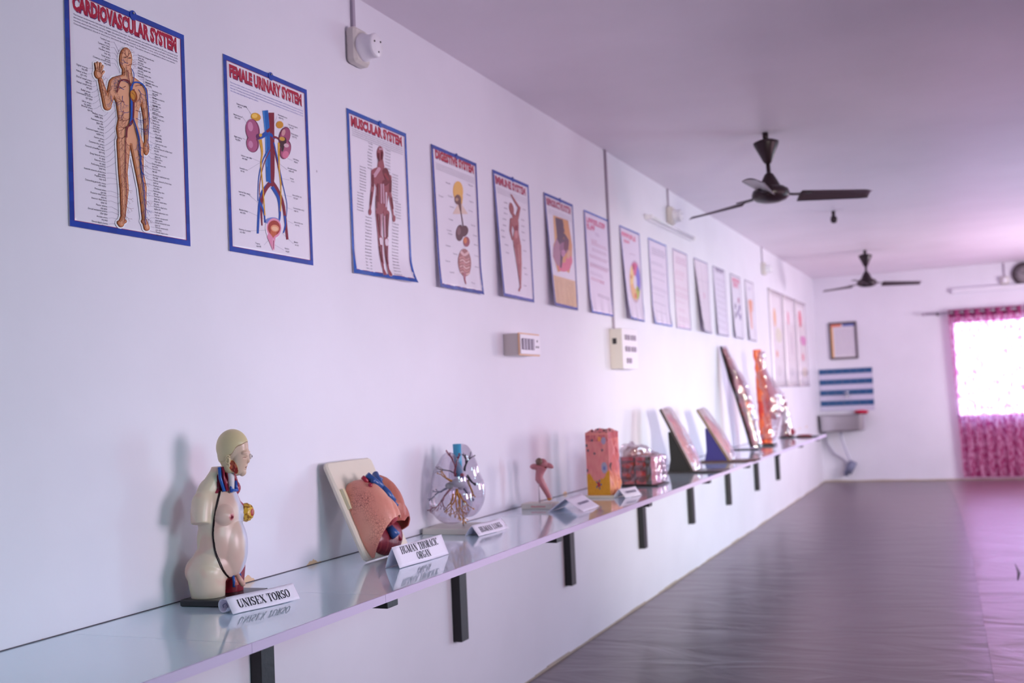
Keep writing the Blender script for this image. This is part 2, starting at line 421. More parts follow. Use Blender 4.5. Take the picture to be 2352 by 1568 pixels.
# serif capitals for the printed name cards: stems, hairlines and serifs
def _glyphs():
    T, t = .15, .055
    def st(x, w=T, a=0, b=1): return [((x, a), (x, b), w)]
    def sf(x, y, w=.15): return [((x-w, y+(.02 if y == 0 else -.02)), (x+w, y+(.02 if y == 0 else -.02)), .045)]
    def arc(cx, cy, rx, ry, a0, a1, n=14):
        out = []
        for i in range(n):
            p, q = [math.radians(a0+(a1-a0)*k_/n) for k_ in (i, i+1)]
            mid = (p+q)/2; w = t+(T-t)*abs(math.cos(mid))**1.2
            out.append(((cx+rx*math.cos(p), cy+ry*math.sin(p)), (cx+rx*math.cos(q), cy+ry*math.sin(q)), w))
        return out
    G = {}
    G['I'] = (.36, st(.18)+sf(.18, 0)+sf(.18, 1))
    G['L'] = (.66, st(.2)+sf(.2, 0)+sf(.2, 1)+[((.2, .03), (.6, .03), .06), ((.6, 0), (.62, .26), .05)])
    G['T'] = (.66, st(.33)+sf(.33, 0)+[((.04, .97), (.62, .97), .06), ((.05, 1), (.03, .74), .05), ((.61, 1), (.63, .74), .05)])
    G['H'] = (.8, st(.18)+st(.62)+sf(.18, 0)+sf(.18, 1)+sf(.62, 0)+sf(.62, 1)+[((.18, .52), (.62, .52), .06)])
    G['E'] = (.68, st(.2)+sf(.17, 0, .12)+sf(.17, 1, .12)+[((.2, .97), (.58, .97), .06), ((.2, .03), (.6, .03), .06), ((.2, .52), (.45, .52), .055), ((.58, 1), (.59, .76), .05), ((.6, 0), (.62, .25), .05), ((.46, .4), (.46, .64), .05)])
    G['N'] = (.78, st(.16, t)+st(.62, t)+sf(.16, 0, .12)+sf(.62, 1, .12)+sf(.12, 1, .08)+[((.14, 1), (.62, .0), T)])
    G['M'] = (.94, st(.14, t)+st(.78)+sf(.14, 0, .12)+sf(.78, 0, .13)+sf(.12, 1, .08)+sf(.8, 1, .1)+[((.16, 1), (.45, .04), T), ((.45, .04), (.76, 1), t)])
    G['A'] = (.76, [((.1, 0), (.37, 1), t), ((.37, 1), (.64, 0), T), ((.2, .34), (.54, .34), .05)]+sf(.1, 0, .1)+sf(.64, 0, .13))
    G['X'] = (.76, [((.12, 1), (.62, 0), T), ((.12, 0), (.6, 1), t)]+sf(.12, 0, .1)+sf(.62, 0, .13)+sf(.14, 1, .13)+sf(.6, 1, .1))
    G['U'] = (.78, st(.18, T, .3)+st(.62, t, .3)+sf(.18, 1)+sf(.62, 1, .12)+arc(.4, .3, .22, .27, 180, 360))
    G['O'] = (.78, arc(.39, .5, .28, .47, 0, 360, 22))
    G['C'] = (.74, arc(.41, .5, .29, .47, 48, 312, 18)+[((.62, .64), (.63, .97), .05)])
    G['G'] = (.8, arc(.41, .5, .29, .47, 48, 300, 18)+[((.62, .64), (.63, .97), .05), ((.62, .08), (.62, .42), T)]+[((.48, .43), (.76, .43), .045)])
    G['S'] = (.6, arc(.3, .74, .18, .23, 30, 240, 12)+[((.2, .56), (.4, .42), T)]+arc(.3, .26, .19, .23, 60, -150, 12)+[((.49, .72), (.5, .98), .045), ((.1, .02), (.1, .3), .045)])
    G['R'] = (.76, st(.2)+sf(.2, 0)+sf(.17, 1, .13)+[((.2, .97), (.38, .97), .055), ((.2, .5), (.4, .5), .055)]+arc(.38, .735, .19, .235, 90, -90, 10)+[((.38, .5), (.62, .02), T)]+sf(.66, 0, .08))
    G[' '] = (.34, [])
    return G
GLY = _glyphs()
def serif_text(s):
    vs = []; fs = []; x = 0
    for ch in s:
        adv, segs = GLY[ch]
        for (a, b, w) in segs:
            dx, dy = b[0]-a[0], b[1]-a[1]; l = math.hypot(dx, dy) or 1; nx, ny = -dy/l*w/2, dx/l*w/2
            k = len(vs)
            ex, ey = dx/l*.012, dy/l*.012
            vs += [(x+a[0]+nx-ex, a[1]+ny-ey), (x+a[0]-nx-ex, a[1]-ny-ey), (x+b[0]-nx+ex, b[1]-ny+ey), (x+b[0]+nx+ex, b[1]+ny+ey)]
            fs.append((k, k+1, k+2, k+3))
        x += adv
    return vs, fs, x

# ------------------------------------------------------------------ flat printed artwork, traced onto a sheet through a corner map
class Art:
    def __init__(s, corners, W, H):     # corners TL, TR, BL, BR on the tracing
        s.W, s.H = W, H
        A = []; B = []
        for (x, y), (u, v) in zip(corners, ((0, H), (W, H), (0, 0), (W, 0))):
            A.append([x, y, 1, 0, 0, 0, -u*x, -u*y]); B.append(u)
            A.append([0, 0, 0, x, y, 1, -v*x, -v*y]); B.append(v)
        s.h = np.linalg.solve(np.array(A, float), np.array(B, float)); s.l = 0; s.d = .0006; s.mb = MB()
    def m(s, p):
        h = s.h; w = h[6]*p[0]+h[7]*p[1]+1
        return ((h[0]*p[0]+h[1]*p[1]+h[2])/w, (h[3]*p[0]+h[4]*p[1]+h[5])/w)
    def raw(s, vs, fs, col, step=2.5e-6):
        if any(u < .004 or u > s.W-.004 or v < .004 or v > s.H-.002 for u, v in vs): return
        s.d += step; d = s.d
        s.mb.add([(d, u, v) for u, v in vs], fs, col)
    def poly(s, pts, col): 
        q0 = [s.m(p) for p in pts]; c = (sum(a[0] for a in q0)/len(q0), sum(a[1] for a in q0)/len(q0)); q = []
        for a, e_ in zip(q0, q0[1:]+q0[:1]):        # short edges and inner rings, so the shape follows a curling sheet
            k = max(1, int(math.hypot(e_[0]-a[0], e_[1]-a[1])/.025)); q += [(a[0]+(e_[0]-a[0])*i/k, a[1]+(e_[1]-a[1])*i/k) for i in range(k)]
        n = len(q); big = max(math.hypot(a[0]-c[0], a[1]-c[1]) for a in q); R_ = max(1, min(6, int(big/.02)))
        vs = [c]+[(c[0]+(a[0]-c[0])*r/R_, c[1]+(a[1]-c[1])*r/R_) for r in range(1, R_+1) for a in q]
        fs = [(0, 1+i, 1+(i+1) % n) for i in range(n)]
        for r in range(1, R_): fs += [(1+(r-1)*n+i, 1+r*n+i, 1+r*n+(i+1) % n, 1+(r-1)*n+(i+1) % n) for i in range(n)]
        s.raw(vs, fs, col, 3e-5)
    def ell(s, c, rx, ry, col, a0=0, a1=360, n=22, tilt=0):
        pts = []
        for i in range(n):
            t = math.radians(a0+(a1-a0)*i/(n-1 if a1-a0 < 360 else n)); x, y = rx*math.cos(t), ry*math.sin(t)
            k = math.radians(tilt); pts.append((c[0]+x*math.cos(k)-y*math.sin(k), c[1]+x*math.sin(k)+y*math.cos(k)))
        if a1-a0 < 360: pts.append(c)
        s.poly(pts, col)
    def rib(s, pts, w, col, ends=True):
        n = len(pts); ws = w if isinstance(w, (list, tuple)) else [w]*n
        if len(ws) != n: ws = [ws[0]+(ws[-1]-ws[0])*i/(n-1) for i in range(n)]
        if n == 2:
            (x0, y0), (x1, y1) = s.m(pts[0]), s.m(pts[1]); k = max(1, int(math.hypot(x1-x0, y1-y0)/.02))
            pts = [(pts[0][0]+(pts[1][0]-pts[0][0])*i/k, pts[0][1]+(pts[1][1]-pts[0][1])*i/k) for i in range(k+1)]; ws = [ws[0]+(ws[1]-ws[0])*i/k for i in range(k+1)]; n = k+1
        Lp, Rp = [], []
        for i, p in enumerate(pts):
            a = pts[max(i-1, 0)]; b = pts[min(i+1, n-1)]; dx, dy = b[0]-a[0], b[1]-a[1]; l = math.hypot(dx, dy) or 1
            nx, ny = -dy/l*ws[i]/2, dx/l*ws[i]/2; Lp.append(s.m((p[0]+nx, p[1]+ny))); Rp.append(s.m((p[0]-nx, p[1]-ny)))
        vs = Lp+Rp; fs = [(i, i+1, n+i+1, n+i) for i in range(n-1)]
        s.raw(vs, fs, col, 2e-5 if max(ws) > 6 else 2.5e-6)
        if ends and max(ws) > 3:
            for p, ww in ((pts[0], ws[0]), (pts[-1], ws[-1])): s.ell(p, ww/2, ww/2*1.05, col, n=12)
    def curve(s, pts, w, col, n=6, ends=False):
        P = [pts[0]]+list(pts)+[pts[-1]]; out = []; 
        for i in range(1, len(P)-2):
            for k in range(n):
                t = k/n; a = []
                for d in (0, 1):
                    p0, p1, p2, p3 = P[i-1][d], P[i][d], P[i+1][d], P[i+2][d]
                    a.append(.5*((2*p1)+(-p0+p2)*t+(2*p0-5*p1+4*p2-p3)*t*t+(-p0+3*p1-3*p2+p3)*t**3))
                out.append(tuple(a))
        out.append(pts[-1])
        if isinstance(w, (list, tuple)):
            m = len(out); w = [w[0]+(w[-1]-w[0])*i/(m-1) for i in range(m)] if len(w) == 2 else [np.interp(i/(m-1)*(len(w)-1), range(len(w)), w) for i in range(m)]
        s.rib(out, w, col, ends)
    def branch(s, p, ang, ln, w, col, depth, spread=38, rng=random):
        if depth == 0 or ln < 3: return
        q = (p[0]+ln*math.cos(math.radians(ang)), p[1]+ln*math.sin(math.radians(ang)))
        mid = ((p[0]+q[0])/2+rng.uniform(-.15, .15)*ln, (p[1]+q[1])/2+rng.uniform(-.15, .15)*ln)
        s.rib([p, mid, q], [w, w*.9, w*.75], col, False)
        for sgn in (-1, 1): s.branch(q, ang+sgn*rng.uniform(.5, 1)*spread, ln*rng.uniform(.62, .85), w*.72, col, depth-1, spread, rng)
    def text(s, body, at, size, col, sx=1.0, bold=0, align='l', fit=None, uv=None):
        vs, fs = text_geo(body, bold)
        if not vs: return
        u, v = uv if uv else s.m(at)
        w = max(p[0] for p in vs)-min(p[0] for p in vs); x0 = min(p[0] for p in vs)
        if fit: sx = fit/(w*size)
        off = {'l': 0, 'r': -w*size*sx, 'c': -w*size*sx/2}[align]
        s.raw([(u+off+(p[0]-x0)*size*sx, v+p[1]*size) for p in vs], fs, col)
        return u+off, w*size*sx
    def flush(s, name, parent, warp, m=None, drop=0):
        W, H = s.W, s.H
        s.mb.xform(lambda p: (p.x+warp(p.y, p.z), p.y-W/2, p.z))
        o = s.mb.build(name, m or PRINT, parent); s.mb = MB(); return o

def poster_base(y0, W, H, ztop, label, warp, border=None, bw=.017, paper=(232, 226, 236), tab=True, rail=None, group='charts in the long row on the left wall'):
    t = thing('wall_chart', label, 'poster', (0, y0+W/2, ztop-H), 0, group)
    mb = MB(); N, M_ = 14, 26
    mb.grid(lambda a, b: (warp(a*W, b*H), a*W-W/2, b*H), N, M_, paper)
    me = evaluated(mb.mesh('sheet'), [('SOLIDIFY', dict(thickness=.0012, offset=-1))])
    me.polygons.foreach_set('use_smooth', [True]*len(me.polygons)); link('sheet', me, PRINT, t)
    if border:
        mb = MB()
        def strip(u0, u1, v0, v1, nu, nv):
            def col(a, b):
                k = .95+.12*noise.noise(Vector((a*90*(u1-u0)+u0*30, b*90*(v1-v0), y0))); return [min(255, c*k) for c in border]
            mb.grid(lambda a, b: (warp(u0+(u1-u0)*a, v0+(v1-v0)*b)+.0011, u0+(u1-u0)*a-W/2, v0+(v1-v0)*b), nu, nv, colfn=col)
        strip(0, W, 0, bw, 14, 1); strip(0, W, H-bw, H, 14, 1); strip(0, bw, bw, H-bw, 1, 24); strip(W-bw, W, bw, H-bw, 1, 24)
        mb.build('border_tape', TAPE, t)
    if tab:
        mb = MB(); mb.lathe([(.015, 0), (.015, .002)], (warp(W/2, H)+.0012, .02, H-.008), 18, border or (180, 180, 190), 'x', False)
        mb.lathe([(.004, .002), (.003, .006)], (warp(W/2, H)+.0012, .02, H-.001), 8, (150, 150, 160), 'x')
        mb.build('hanging_tab', TAPE, t)
    return t
TAPE = mat('blue_binding_tape', vcol=True, rough=.2, spec=.7)
BLUE = (20, 62, 165)
RED = (172, 26, 58)
def title_art(a, t, lines, warp, col=RED, shadow=True):
    for body, at, size, fit in lines:
        if shadow:
            u, v = a.m(at); a.text(body, None, size, (96, 40, 96), bold=.06, fit=fit, uv=(u+.0022, v-.0026))
            a.text(body, None, size, (250, 244, 250), bold=.07, fit=fit*1.01, uv=(u-.001, v+.0006))
        a.text(body, at, size, col, bold=.06, fit=fit)
    a.flush('title', t, warp)
def ripple(W, H, lift=.003, amp=.0, low=.25, side=0, corner=0):
    def w(u, v):
        k = max(0, 1-v/(H*low)); d = lift+(1-v/H)*.002
        d += amp*k*(.6+.4*math.sin(u*38)+.35*math.sin(u*71+v*30))
        d += side*(1-v/H)*(1-u/W)
        d += corner*k*k*(u/W)
        return d
    return w

def heading_marks(aa, at, size, n, fit, col, rg):    # heading too blurred to read: letter-sized marks in its colour
    u, v = aa.m(at); w = fit/n
    for i in range(n):
        x0, x1, q = u+i*w, u+i*w+w*.72, w*.26
        def bar(p, r): 
            dx, dy = r[0]-p[0], r[1]-p[1]; l = math.hypot(dx, dy); nx, ny = -dy/l*q/2, dx/l*q/2
            aa.raw([(p[0]+nx, p[1]+ny), (p[0]-nx, p[1]-ny), (r[0]-nx, r[1]-ny), (r[0]+nx, r[1]+ny)], [(0, 1, 2, 3)], col)
        bar((x0+q/2, v), (x0+q/2, v+size)); k = rg.randrange(4)
        if k != 1: bar((x0, v+size-q/2), (x1, v+size-q/2))
        if k in (0, 2): bar((x0, v+size*.5), (x1, v+size*.5))
        if k in (1, 3): bar((x1-q/2, v), (x1-q/2, v+size*rg.choice((.5, 1))))
PW, PH = .503, .673
# ---- 1 cardiovascular
wp = ripple(PW, .685, .003, .0)
t = poster_base(2.283, PW, .685, 2.713, 'blue-bordered cardiovascular system chart, the nearest and largest in view', wp, BLUE)
a = Art([(65, -102), (818, 218), (98, 1404), (852, 1530)], PW, .685)
W, H = PW, .685
def inner_line(a, W, H, c=(150, 24, 70), b=.0175, w=.0022):
    for q in (((b, b), (W-b, b)), ((b, H-b), (W-b, H-b)), ((b, b), (b, H-b)), ((W-b, b), (W-b, H-b))):
        (x0, y0), (x1, y1) = q; n = 24
        if x0 == x1:
            for i in range(n): a.raw([(x0-w/2, y0+(y1-y0)*i/n), (x0+w/2, y0+(y1-y0)*i/n), (x0+w/2, y0+(y1-y0)*(i+1)/n), (x0-w/2, y0+(y1-y0)*(i+1)/n)], [(0, 1, 2, 3)], c)
        else:
            for i in range(n): a.raw([(x0+(x1-x0)*i/n, y0-w/2), (x0+(x1-x0)*(i+1)/n, y0-w/2), (x0+(x1-x0)*(i+1)/n, y0+w/2), (x0+(x1-x0)*i/n, y0+w/2)], [(0, 1, 2, 3)], c)
inner_line(a, W, H); a.flush('border_line', t, wp)
title_art(a, t, [('CARDIOVASCULAR SYSTEM', (118, 56), .0580, .437)], wp)
para = ["The human cardiovascular (circulatory) system consists of the heart, the blood vessels, and, within them the blood. Blood is pumped out of",
        "the heart through the arteries, carrying oxygen absorbed from the lungs, and nutrients absorbed from the gut, to all cells in the body. It also",
        "removes waste products from these cells and tissues, which are then excreted via the kidneys as urine, and by the lungs as carbon dioxide.",
        "Once deoxygenated, blood is returned to the heart through the veins. The entire circuit is completed in about one minute."]
for i, l in enumerate(para): a.text(l, None, .0068, (92, 88, 110), fit=.437*min(1, len(l)/125), uv=(.033, a.m((112, 90))[1]-i*.0088))
a.flush('paragraph', t, wp)
LC = [("Cerebral vein", 353, 266, 410, 325), ("Temporal artery", 353, 300, 408, 350), ("Maxillary artery", 355, 335, 418, 385), ("Facial artery", 355, 370, 425, 425), ("Common carotid artery", 357, 398, 430, 480),
      ("Digital arteries", 213, 432, 262, 440), ("Palmar arches", 208, 467, 265, 470), ("Dorsal carpal artery", 238, 513, 285, 490), ("Palmar carpal artery", 240, 546, 285, 505), ("Radial artery", 230, 583, 295, 540),
      ("Interosseous arteries", 243, 612, 300, 570), ("Ulnar artery", 235, 652, 305, 600), ("Brachial artery", 243, 684, 320, 640), ("Axillary artery", 308, 728, 385, 560), ("Pulmonary veins", 308, 766, 470, 590),
      ("Heart", 312, 800, 480, 620), ("Common hepatic artery", 313, 835, 470, 700), ("Gastric artery", 315, 875, 480, 720), ("Common iliac artery", 315, 910, 470, 800), ("Femoral circumflex artery", 318, 943, 430, 850),
      ("Deep femoral artery", 320, 982, 425, 880), ("Femoral artery", 322, 1015, 430, 930), ("Perforating arteries", 322, 1045, 420, 990), ("Arterial network of the knee", 323, 1082, 425, 1090), ("Popliteal artery", 325, 1112, 430, 1125),
      ("Descending genicular artery", 325, 1150, 430, 1145), ("Peroneal artery", 326, 1192, 425, 1215), ("Posterior tibial artery", 328, 1222, 432, 1240), ("Anterior tibial artery", 330, 1254, 430, 1280), ("Plantar arteries", 332, 1290, 420, 1320),
      ("Dorsal metatarsal arteries", 333, 1322, 415, 1340), ("Arcuate artery", 334, 1360, 410, 1365), ("Dorsal digital arteries", 335, 1396, 400, 1395)]
RC = [("Superficial temporal vein", 528, 347, 485, 385), ("Angular vein", 528, 377, 465, 400), ("Facial vein arm vein", 527, 406, 460, 430), ("Internal jugular vein", 527, 428, 480, 465), ("External jugular vein", 527, 460, 490, 490),
      ("Thyroid vein", 575, 500, 500, 500), ("Superior vena cava", 577, 518, 480, 540), ("Subclavian vein", 617, 570, 540, 530), ("Aorta", 618, 596, 480, 560), ("Pulmonary arteries", 618, 612, 500, 570),
      ("Axillary vein", 618, 642, 565, 570), ("Cephalic vein", 618, 660, 575, 610), ("Brachial vein", 618, 688, 575, 660), ("Descending aorta", 618, 712, 492, 690), ("Inferior vena cava", 620, 738, 475, 730),
      ("Basilic vein", 621, 772, 575, 740), ("Renal artery", 621, 802, 495, 740), ("Ulnar vein", 634, 840, 580, 800), ("Radial vein", 635, 862, 575, 830), ("Common iliac vein", 632, 898, 505, 800),
      ("Venous network of the hand", 625, 925, 580, 905), ("Palmar venous arch", 631, 962, 575, 925), ("Digital veins", 630, 993, 575, 950), ("Great saphenous vein", 613, 1022, 535, 960), ("Femoral vein", 615, 1054, 520, 980),
      ("Accessory saphenous vein", 617, 1092, 540, 1040), ("Venous network of the knee", 620, 1125, 545, 1090), ("Popliteal vein", 622, 1158, 540, 1110), ("Perforating veins", 622, 1192, 550, 1170), ("Peroneal veins", 625, 1223, 550, 1215),
      ("Anterior tibial veins", 623, 1255, 555, 1260), ("Posterior tibial veins", 624, 1287, 550, 1300), ("Small saphenous vein", 628, 1323, 555, 1325), ("Plantar venous arch", 632, 1357, 570, 1380), ("Dorsal metatarsal veins", 630, 1387, 575, 1395),
      ("Dorsal venous arch", 634, 1417, 580, 1405), ("Dorsal digital veins", 636, 1447, 585, 1425)]
random.seed(3)
HI = 'शिरा धमनी वाहिका महा अग्र पश्च वृक्क हृदय ग्रीवा जानु पाद कर'.split()
for L_, al in ((LC, 'r'), (RC, 'l')):
    for s_, x, y, tx, ty in L_:
        a.text(s_, (x, y), .0074, (40, 36, 60), align=al, sx=.96)
        a.text(' '.join(random.sample(HI, 2)), (x, y+17), .0066, (50, 46, 70), align=al, sx=1.0)
a.flush('labels', t, wp)
for L_, al in ((LC, -1), (RC, 1)):
    for s_, x, y, tx, ty in L_: a.rib([(x-al*4, y-3), (x-al*26, y-6+(ty-y)*.08), (tx, ty)], 1.1, (120, 112, 135), False)
a.flush('leader_lines', t, wp)
def man(a, grow, col, shade=None):
    g = grow; R = lambda p, w: a.rib(p, [x+g for x in w], col)
    a.ell((448, 372), 40+g*.5, 74+g*.5, col); R([(455, 430), (458, 500)], [56, 70])
    pts = [(365, 485), (430, 466), (500, 484), (556, 526), (574, 580), (545, 640), (524, 700), (520, 780), (545, 860), (556, 915), (480, 905), (398, 880), (386, 800), (398, 740), (385, 640), (350, 570), (346, 515)]
    cx, cy = 460, 700
    a.poly([(cx+(x-cx)*(1+g/220), cy+(y-cy)*(1+g/440)) for x, y in pts], col)
    R([(372, 520), (335, 655)], [62, 44]); R([(332, 662), (288, 500)], [52, 26]); a.ell((276, 460), 26+g/2, 34+g/2, col)
    for q in (((262, 440), (256, 398)), ((272, 436), (270, 392)), ((284, 440), (288, 396)), ((292, 448), (302, 412)), ((290, 475), (309, 448))): R(list(q), [12, 9])
    R([(555, 570), (572, 720)], [56, 40]); R([(574, 710), (574, 885)], [42, 24]); a.ell((572, 920), 19+g/2, 46+g/2, col)
    R([(432, 880), (426, 1075)], [88, 56]); R([(426, 1075), (434, 1180), (426, 1350)], [56, 54, 28]); R([(424, 1350), (412, 1392)], [28, 38]); R([(400, 1385), (436, 1376)], [26, 22])
    R([(512, 900), (530, 1078)], [84, 50]); R([(530, 1078), (548, 1170), (556, 1355)], [50, 50, 24]); R([(555, 1355), (572, 1415)], [24, 36]); R([(548, 1375), (580, 1420)], [20, 20])
man(a, 20, (246, 246, 250)); man(a, 3, (150, 84, 48)); man(a, -5, (214, 138, 92)); man(a, -20, (232, 170, 132))
a.flush('figure', t, wp)
rng = random.Random(5)
def net(x0, y0, ang, ln, w, col, d, sp=36): a.branch((x0, y0), ang, ln, w, col, d, sp, rng)
DR, DB = (110, 28, 40), (34, 62, 140)
for x0, y0, an, ln in ((450, 360, -120, 22), (450, 360, -60, 22), (455, 400, 200, 18), (460, 410, -20, 18), (455, 520, 200, 34), (440, 540, 160, 30), (430, 560, 210, 28), (500, 540, -10, 30), (520, 560, 60, 28), (420, 600, 90, 28),
                       (530, 590, 100, 28), (460, 700, 170, 26), (465, 740, 150, 24), (500, 690, 20, 22), (505, 740, 30, 22), (455, 790, 160, 26), (520, 800, 20, 22), (440, 850, 150, 24), (425, 690, 100, 25), (430, 640, 200, 20),
                       (445, 420, 90, 20), (350, 540, 110, 30), (345, 600, 80, 26), (320, 600, -110, 26), (300, 540, -105, 22), (290, 480, -100, 16), (280, 455, -110, 14), (565, 620, 80, 28), (575, 700, 85, 24), (575, 780, 95, 22), (573, 870, 90, 18), (572, 910, 80, 14)):
    net(x0, y0, an, ln, 3, DR if rng.random() < .65 else DB, 5)
for k in range(9):
    y = 880+k*56; x = 430-3*(k > 3)
    net(x, y, 70+rng.uniform(-20, 20), 24, 2.6, DR, 4); net(x-10, y+20, 110, 20, 2.2, DR, 4)
    x = 510+k*5.5; net(x, y, 80, 24, 2.6, DB, 4); net(x+8, y+20, 60, 20, 2.2, DB if k % 2 else DR, 4)
a.curve([(440, 790), (432, 900), (432, 1080), (436, 1200), (424, 1380)], [6, 3], DR)
a.curve([(498, 800), (520, 900), (530, 1060), (548, 1200), (556, 1400)], [9, 4], DB); a.curve([(505, 900), (545, 1080), (530, 1060), (545, 1100)], 3, DB)
a.curve([(455, 790), (480, 740), (484, 560)], [9, 12], DR); a.curve([(460, 780), (470, 720), (470, 540)], [13, 13], (30, 84, 178))
a.curve([(480, 740), (510, 830), (520, 880)], [9, 6], DB); a.curve([(480, 745), (445, 800), (440, 860)], [8, 5], DR)
a.curve([(470, 540), (445, 505), (400, 510), (378, 580)], [10, 7], DR); a.curve([(470, 560), (485, 520), (530, 522), (560, 560), (572, 640), (580, 760), (574, 880)], [12, 9, 8, 5, 3], (30, 84, 178))
a.curve([(478, 540), (486, 470), (470, 430)], [6, 4], DB); a.curve([(465, 540), (452, 480), (448, 440)], [5, 4], DR)
a.ell((484, 602), 22, 40, (150, 74, 30), tilt=-12); a.ell((480, 596), 15, 30, (206, 140, 50), tilt=-12); a.curve([(470, 580), (490, 600), (492, 634)], 3, (110, 30, 30))
for x, y in ((432, 362), (462, 366)): a.ell((x, y), 7, 4, (90, 60, 50))
a.curve([(446, 366), (442, 392), (450, 396)], 2.4, (140, 80, 60)); a.curve([(438, 412), (456, 413)], 3, (150, 60, 60))
a.flush('blood_vessels', t, wp)

# ---- 2 urinary
wp = ripple(PW, PH, .003)
t = poster_base(2.984, PW, PH, 2.708, 'blue-bordered female urinary system chart with two kidneys and a bladder', wp, BLUE)
a = Art([(50, 66), (648, 315), (103, 1446), (690, 1541)], PW, PH)
inner_line(a, PW, PH); a.flush('border_line', t, wp)
title_art(a, t, [('FEMALE URINARY SYSTEM', (96, 222), .0560, .435)], wp)
pl = ["The human urinary system, also known as the renal system, consists of the kidneys, ureters, bladder, and the urethra. The purpose of the renal",
      "system is to eliminate wastes from the body, regulate blood volume and pressure, control levels of electrolytes and metabolites, and regulate",
      "blood pH. The kidneys have extensive blood supply via the renal arteries which leave the kidneys via the renal vein. Following filtration of blood",
      "the urine exits the body through the urethra."]
for i, l in enumerate(pl): a.text(l, None, .0068, (108, 116, 186), fit=.437*min(1, len(l)/125), uv=(.034, .582-i*.0098))
a.flush('paragraph', t, wp)
for s_, x, y, tx, ty, al in (("Suprarenal gland", 150, 424, 250, 490, 'l'), ("Renal arteries", 128, 500, 220, 555, 'l'), ("Right kidney", 134, 655, 215, 675, 'l'), ("Inferior vena cava", 182, 788, 360, 845, 'l'), ("Gonadal vein", 172, 876, 320, 830, 'l'),
                             ("Internal iliac artery", 166, 1040, 300, 1110, 'l'), ("Bladder lining", 170, 1165, 380, 1240, 'l'), ("Opening of ureters", 168, 1300, 380, 1300, 'l'), ("Trigone", 284, 1396, 400, 1345, 'l'),
                             ("Abdominal aorta", 442, 498, 405, 580, 'l'), ("Left adrenal gland", 516, 566, 470, 580, 'l'), ("Renal calyces", 537, 630, 500, 640, 'l'), ("Left kidney", 550, 808, 510, 800, 'l'), ("Gonadal arteries", 512, 872, 430, 820, 'l'), ("Ureter", 528, 944, 460, 940, 'l'),
                             ("External iliac vein", 545, 1060, 470, 1055, 'l'), ("Common iliac artery", 550, 1150, 470, 1130, 'l'), ("Internal iliac vein", 556, 1248, 500, 1230, 'l'), ("Bladder", 556, 1386, 470, 1320, 'l'), ("Urethra", 490, 1430, 415, 1400, 'l')):
    a.text(s_, (x, y), .0085, (44, 40, 66), align=al); a.text(' '.join(random.sample(HI, 2)), (x+6, y+20), .0075, (54, 50, 76), align=al)
    a.rib([(x+(60 if tx > x else -6), y+8), (tx, ty)], 1.1, (110, 104, 128), False)
a.flush('labels', t, wp)
Bv, Rv, Yv = (24, 76, 168), (128, 24, 48), (216, 160, 34)
a.curve([(395, 480), (398, 700), (400, 900), (395, 980)], [40, 36], Rv); a.curve([(352, 465), (368, 640), (372, 860), (375, 965)], [40, 34, 32], (18, 96, 178)); a.curve([(340, 470), (354, 640), (364, 860)], [8, 6], (70, 140, 210))
a.curve([(395, 970), (340, 1030), (312, 1120), (300, 1325)], [36, 26, 18, 14], Bv); a.curve([(385, 975), (345, 1040), (325, 1130), (330, 1270)], [30, 22, 16, 8], Rv)
a.curve([(395, 970), (440, 1030), (480, 1130), (508, 1365)], [40, 28, 20, 16], Rv); a.curve([(400, 1000), (445, 1080), (455, 1180), (450, 1240)], [24, 18, 10], Bv); a.curve([(488, 1200), (494, 1260), (480, 1320)], [14, 8], Bv)
a.curve([(318, 1110), (345, 1190), (350, 1250)], [14, 8], Bv)
a.curve([(380, 720), (330, 830), (305, 950), (300, 1100)], [8, 5], Bv); a.curve([(388, 740), (340, 850), (312, 1000), (320, 1100)], [7, 4], Rv)
a.curve([(412, 690), (450, 860), (475, 980), (505, 1120), (500, 1210)], [9, 3], Bv); a.curve([(410, 720), (440, 850), (470, 990)], [7, 3], Rv)
a.curve([(316, 670), (330, 760), (322, 850), (335, 1000), (350, 1200)], [24, 10, 8, 8], Yv); a.curve([(448, 690), (450, 860), (462, 1000), (460, 1170)], [14, 8, 8], Yv)
a.curve([(395, 590), (330, 640), (300, 650)], [22, 12], Rv); a.curve([(365, 620), (330, 650), (290, 665)], [34, 18], Bv)
a.curve([(385, 630), (420, 665)], [22, 12], (24, 76, 168)); a.curve([(405, 650), (440, 660), (470, 690)], [18, 10], Rv)
a.ell((285, 512), 36, 28, (216, 158, 44), tilt=20); a.ell((276, 505), 20, 15, (240, 196, 90)); a.ell((454, 565), 26, 26, (206, 146, 44), tilt=30)
for c, r, cl in (((262, 608), (50, 82), (124, 46, 84)), ((262, 700), (44, 62), (124, 46, 84)), ((258, 604), (44, 76), (170, 88, 126)), ((258, 704), (38, 54), (170, 88, 126)), ((246, 580), (18, 34), (204, 136, 168)), ((248, 706), (16, 26), (200, 132, 166))): a.ell(c, r[0], r[1], cl, tilt=-8)
a.ell((300, 650), 16, 20, (96, 40, 90)); a.ell((318, 640), 11, 12, (224, 170, 50))
for c, r, cl in (((488, 646), (40, 68), (110, 36, 66)), ((494, 740), (38, 68), (110, 36, 66)), ((492, 645), (34, 60), (160, 74, 110)), ((496, 744), (32, 60), (176, 92, 124)), ((478, 690), (22, 40), (70, 30, 40)), ((470, 664), (20, 14), (210, 160, 60)), ((480, 620), (13, 24), (206, 150, 150)), ((500, 710), (18, 14), (214, 176, 186)), ((495, 775), (22, 26), (214, 120, 150)), ((474, 735), (8, 20), (60, 28, 36))): a.ell(c, r[0], r[1], cl, tilt=14)
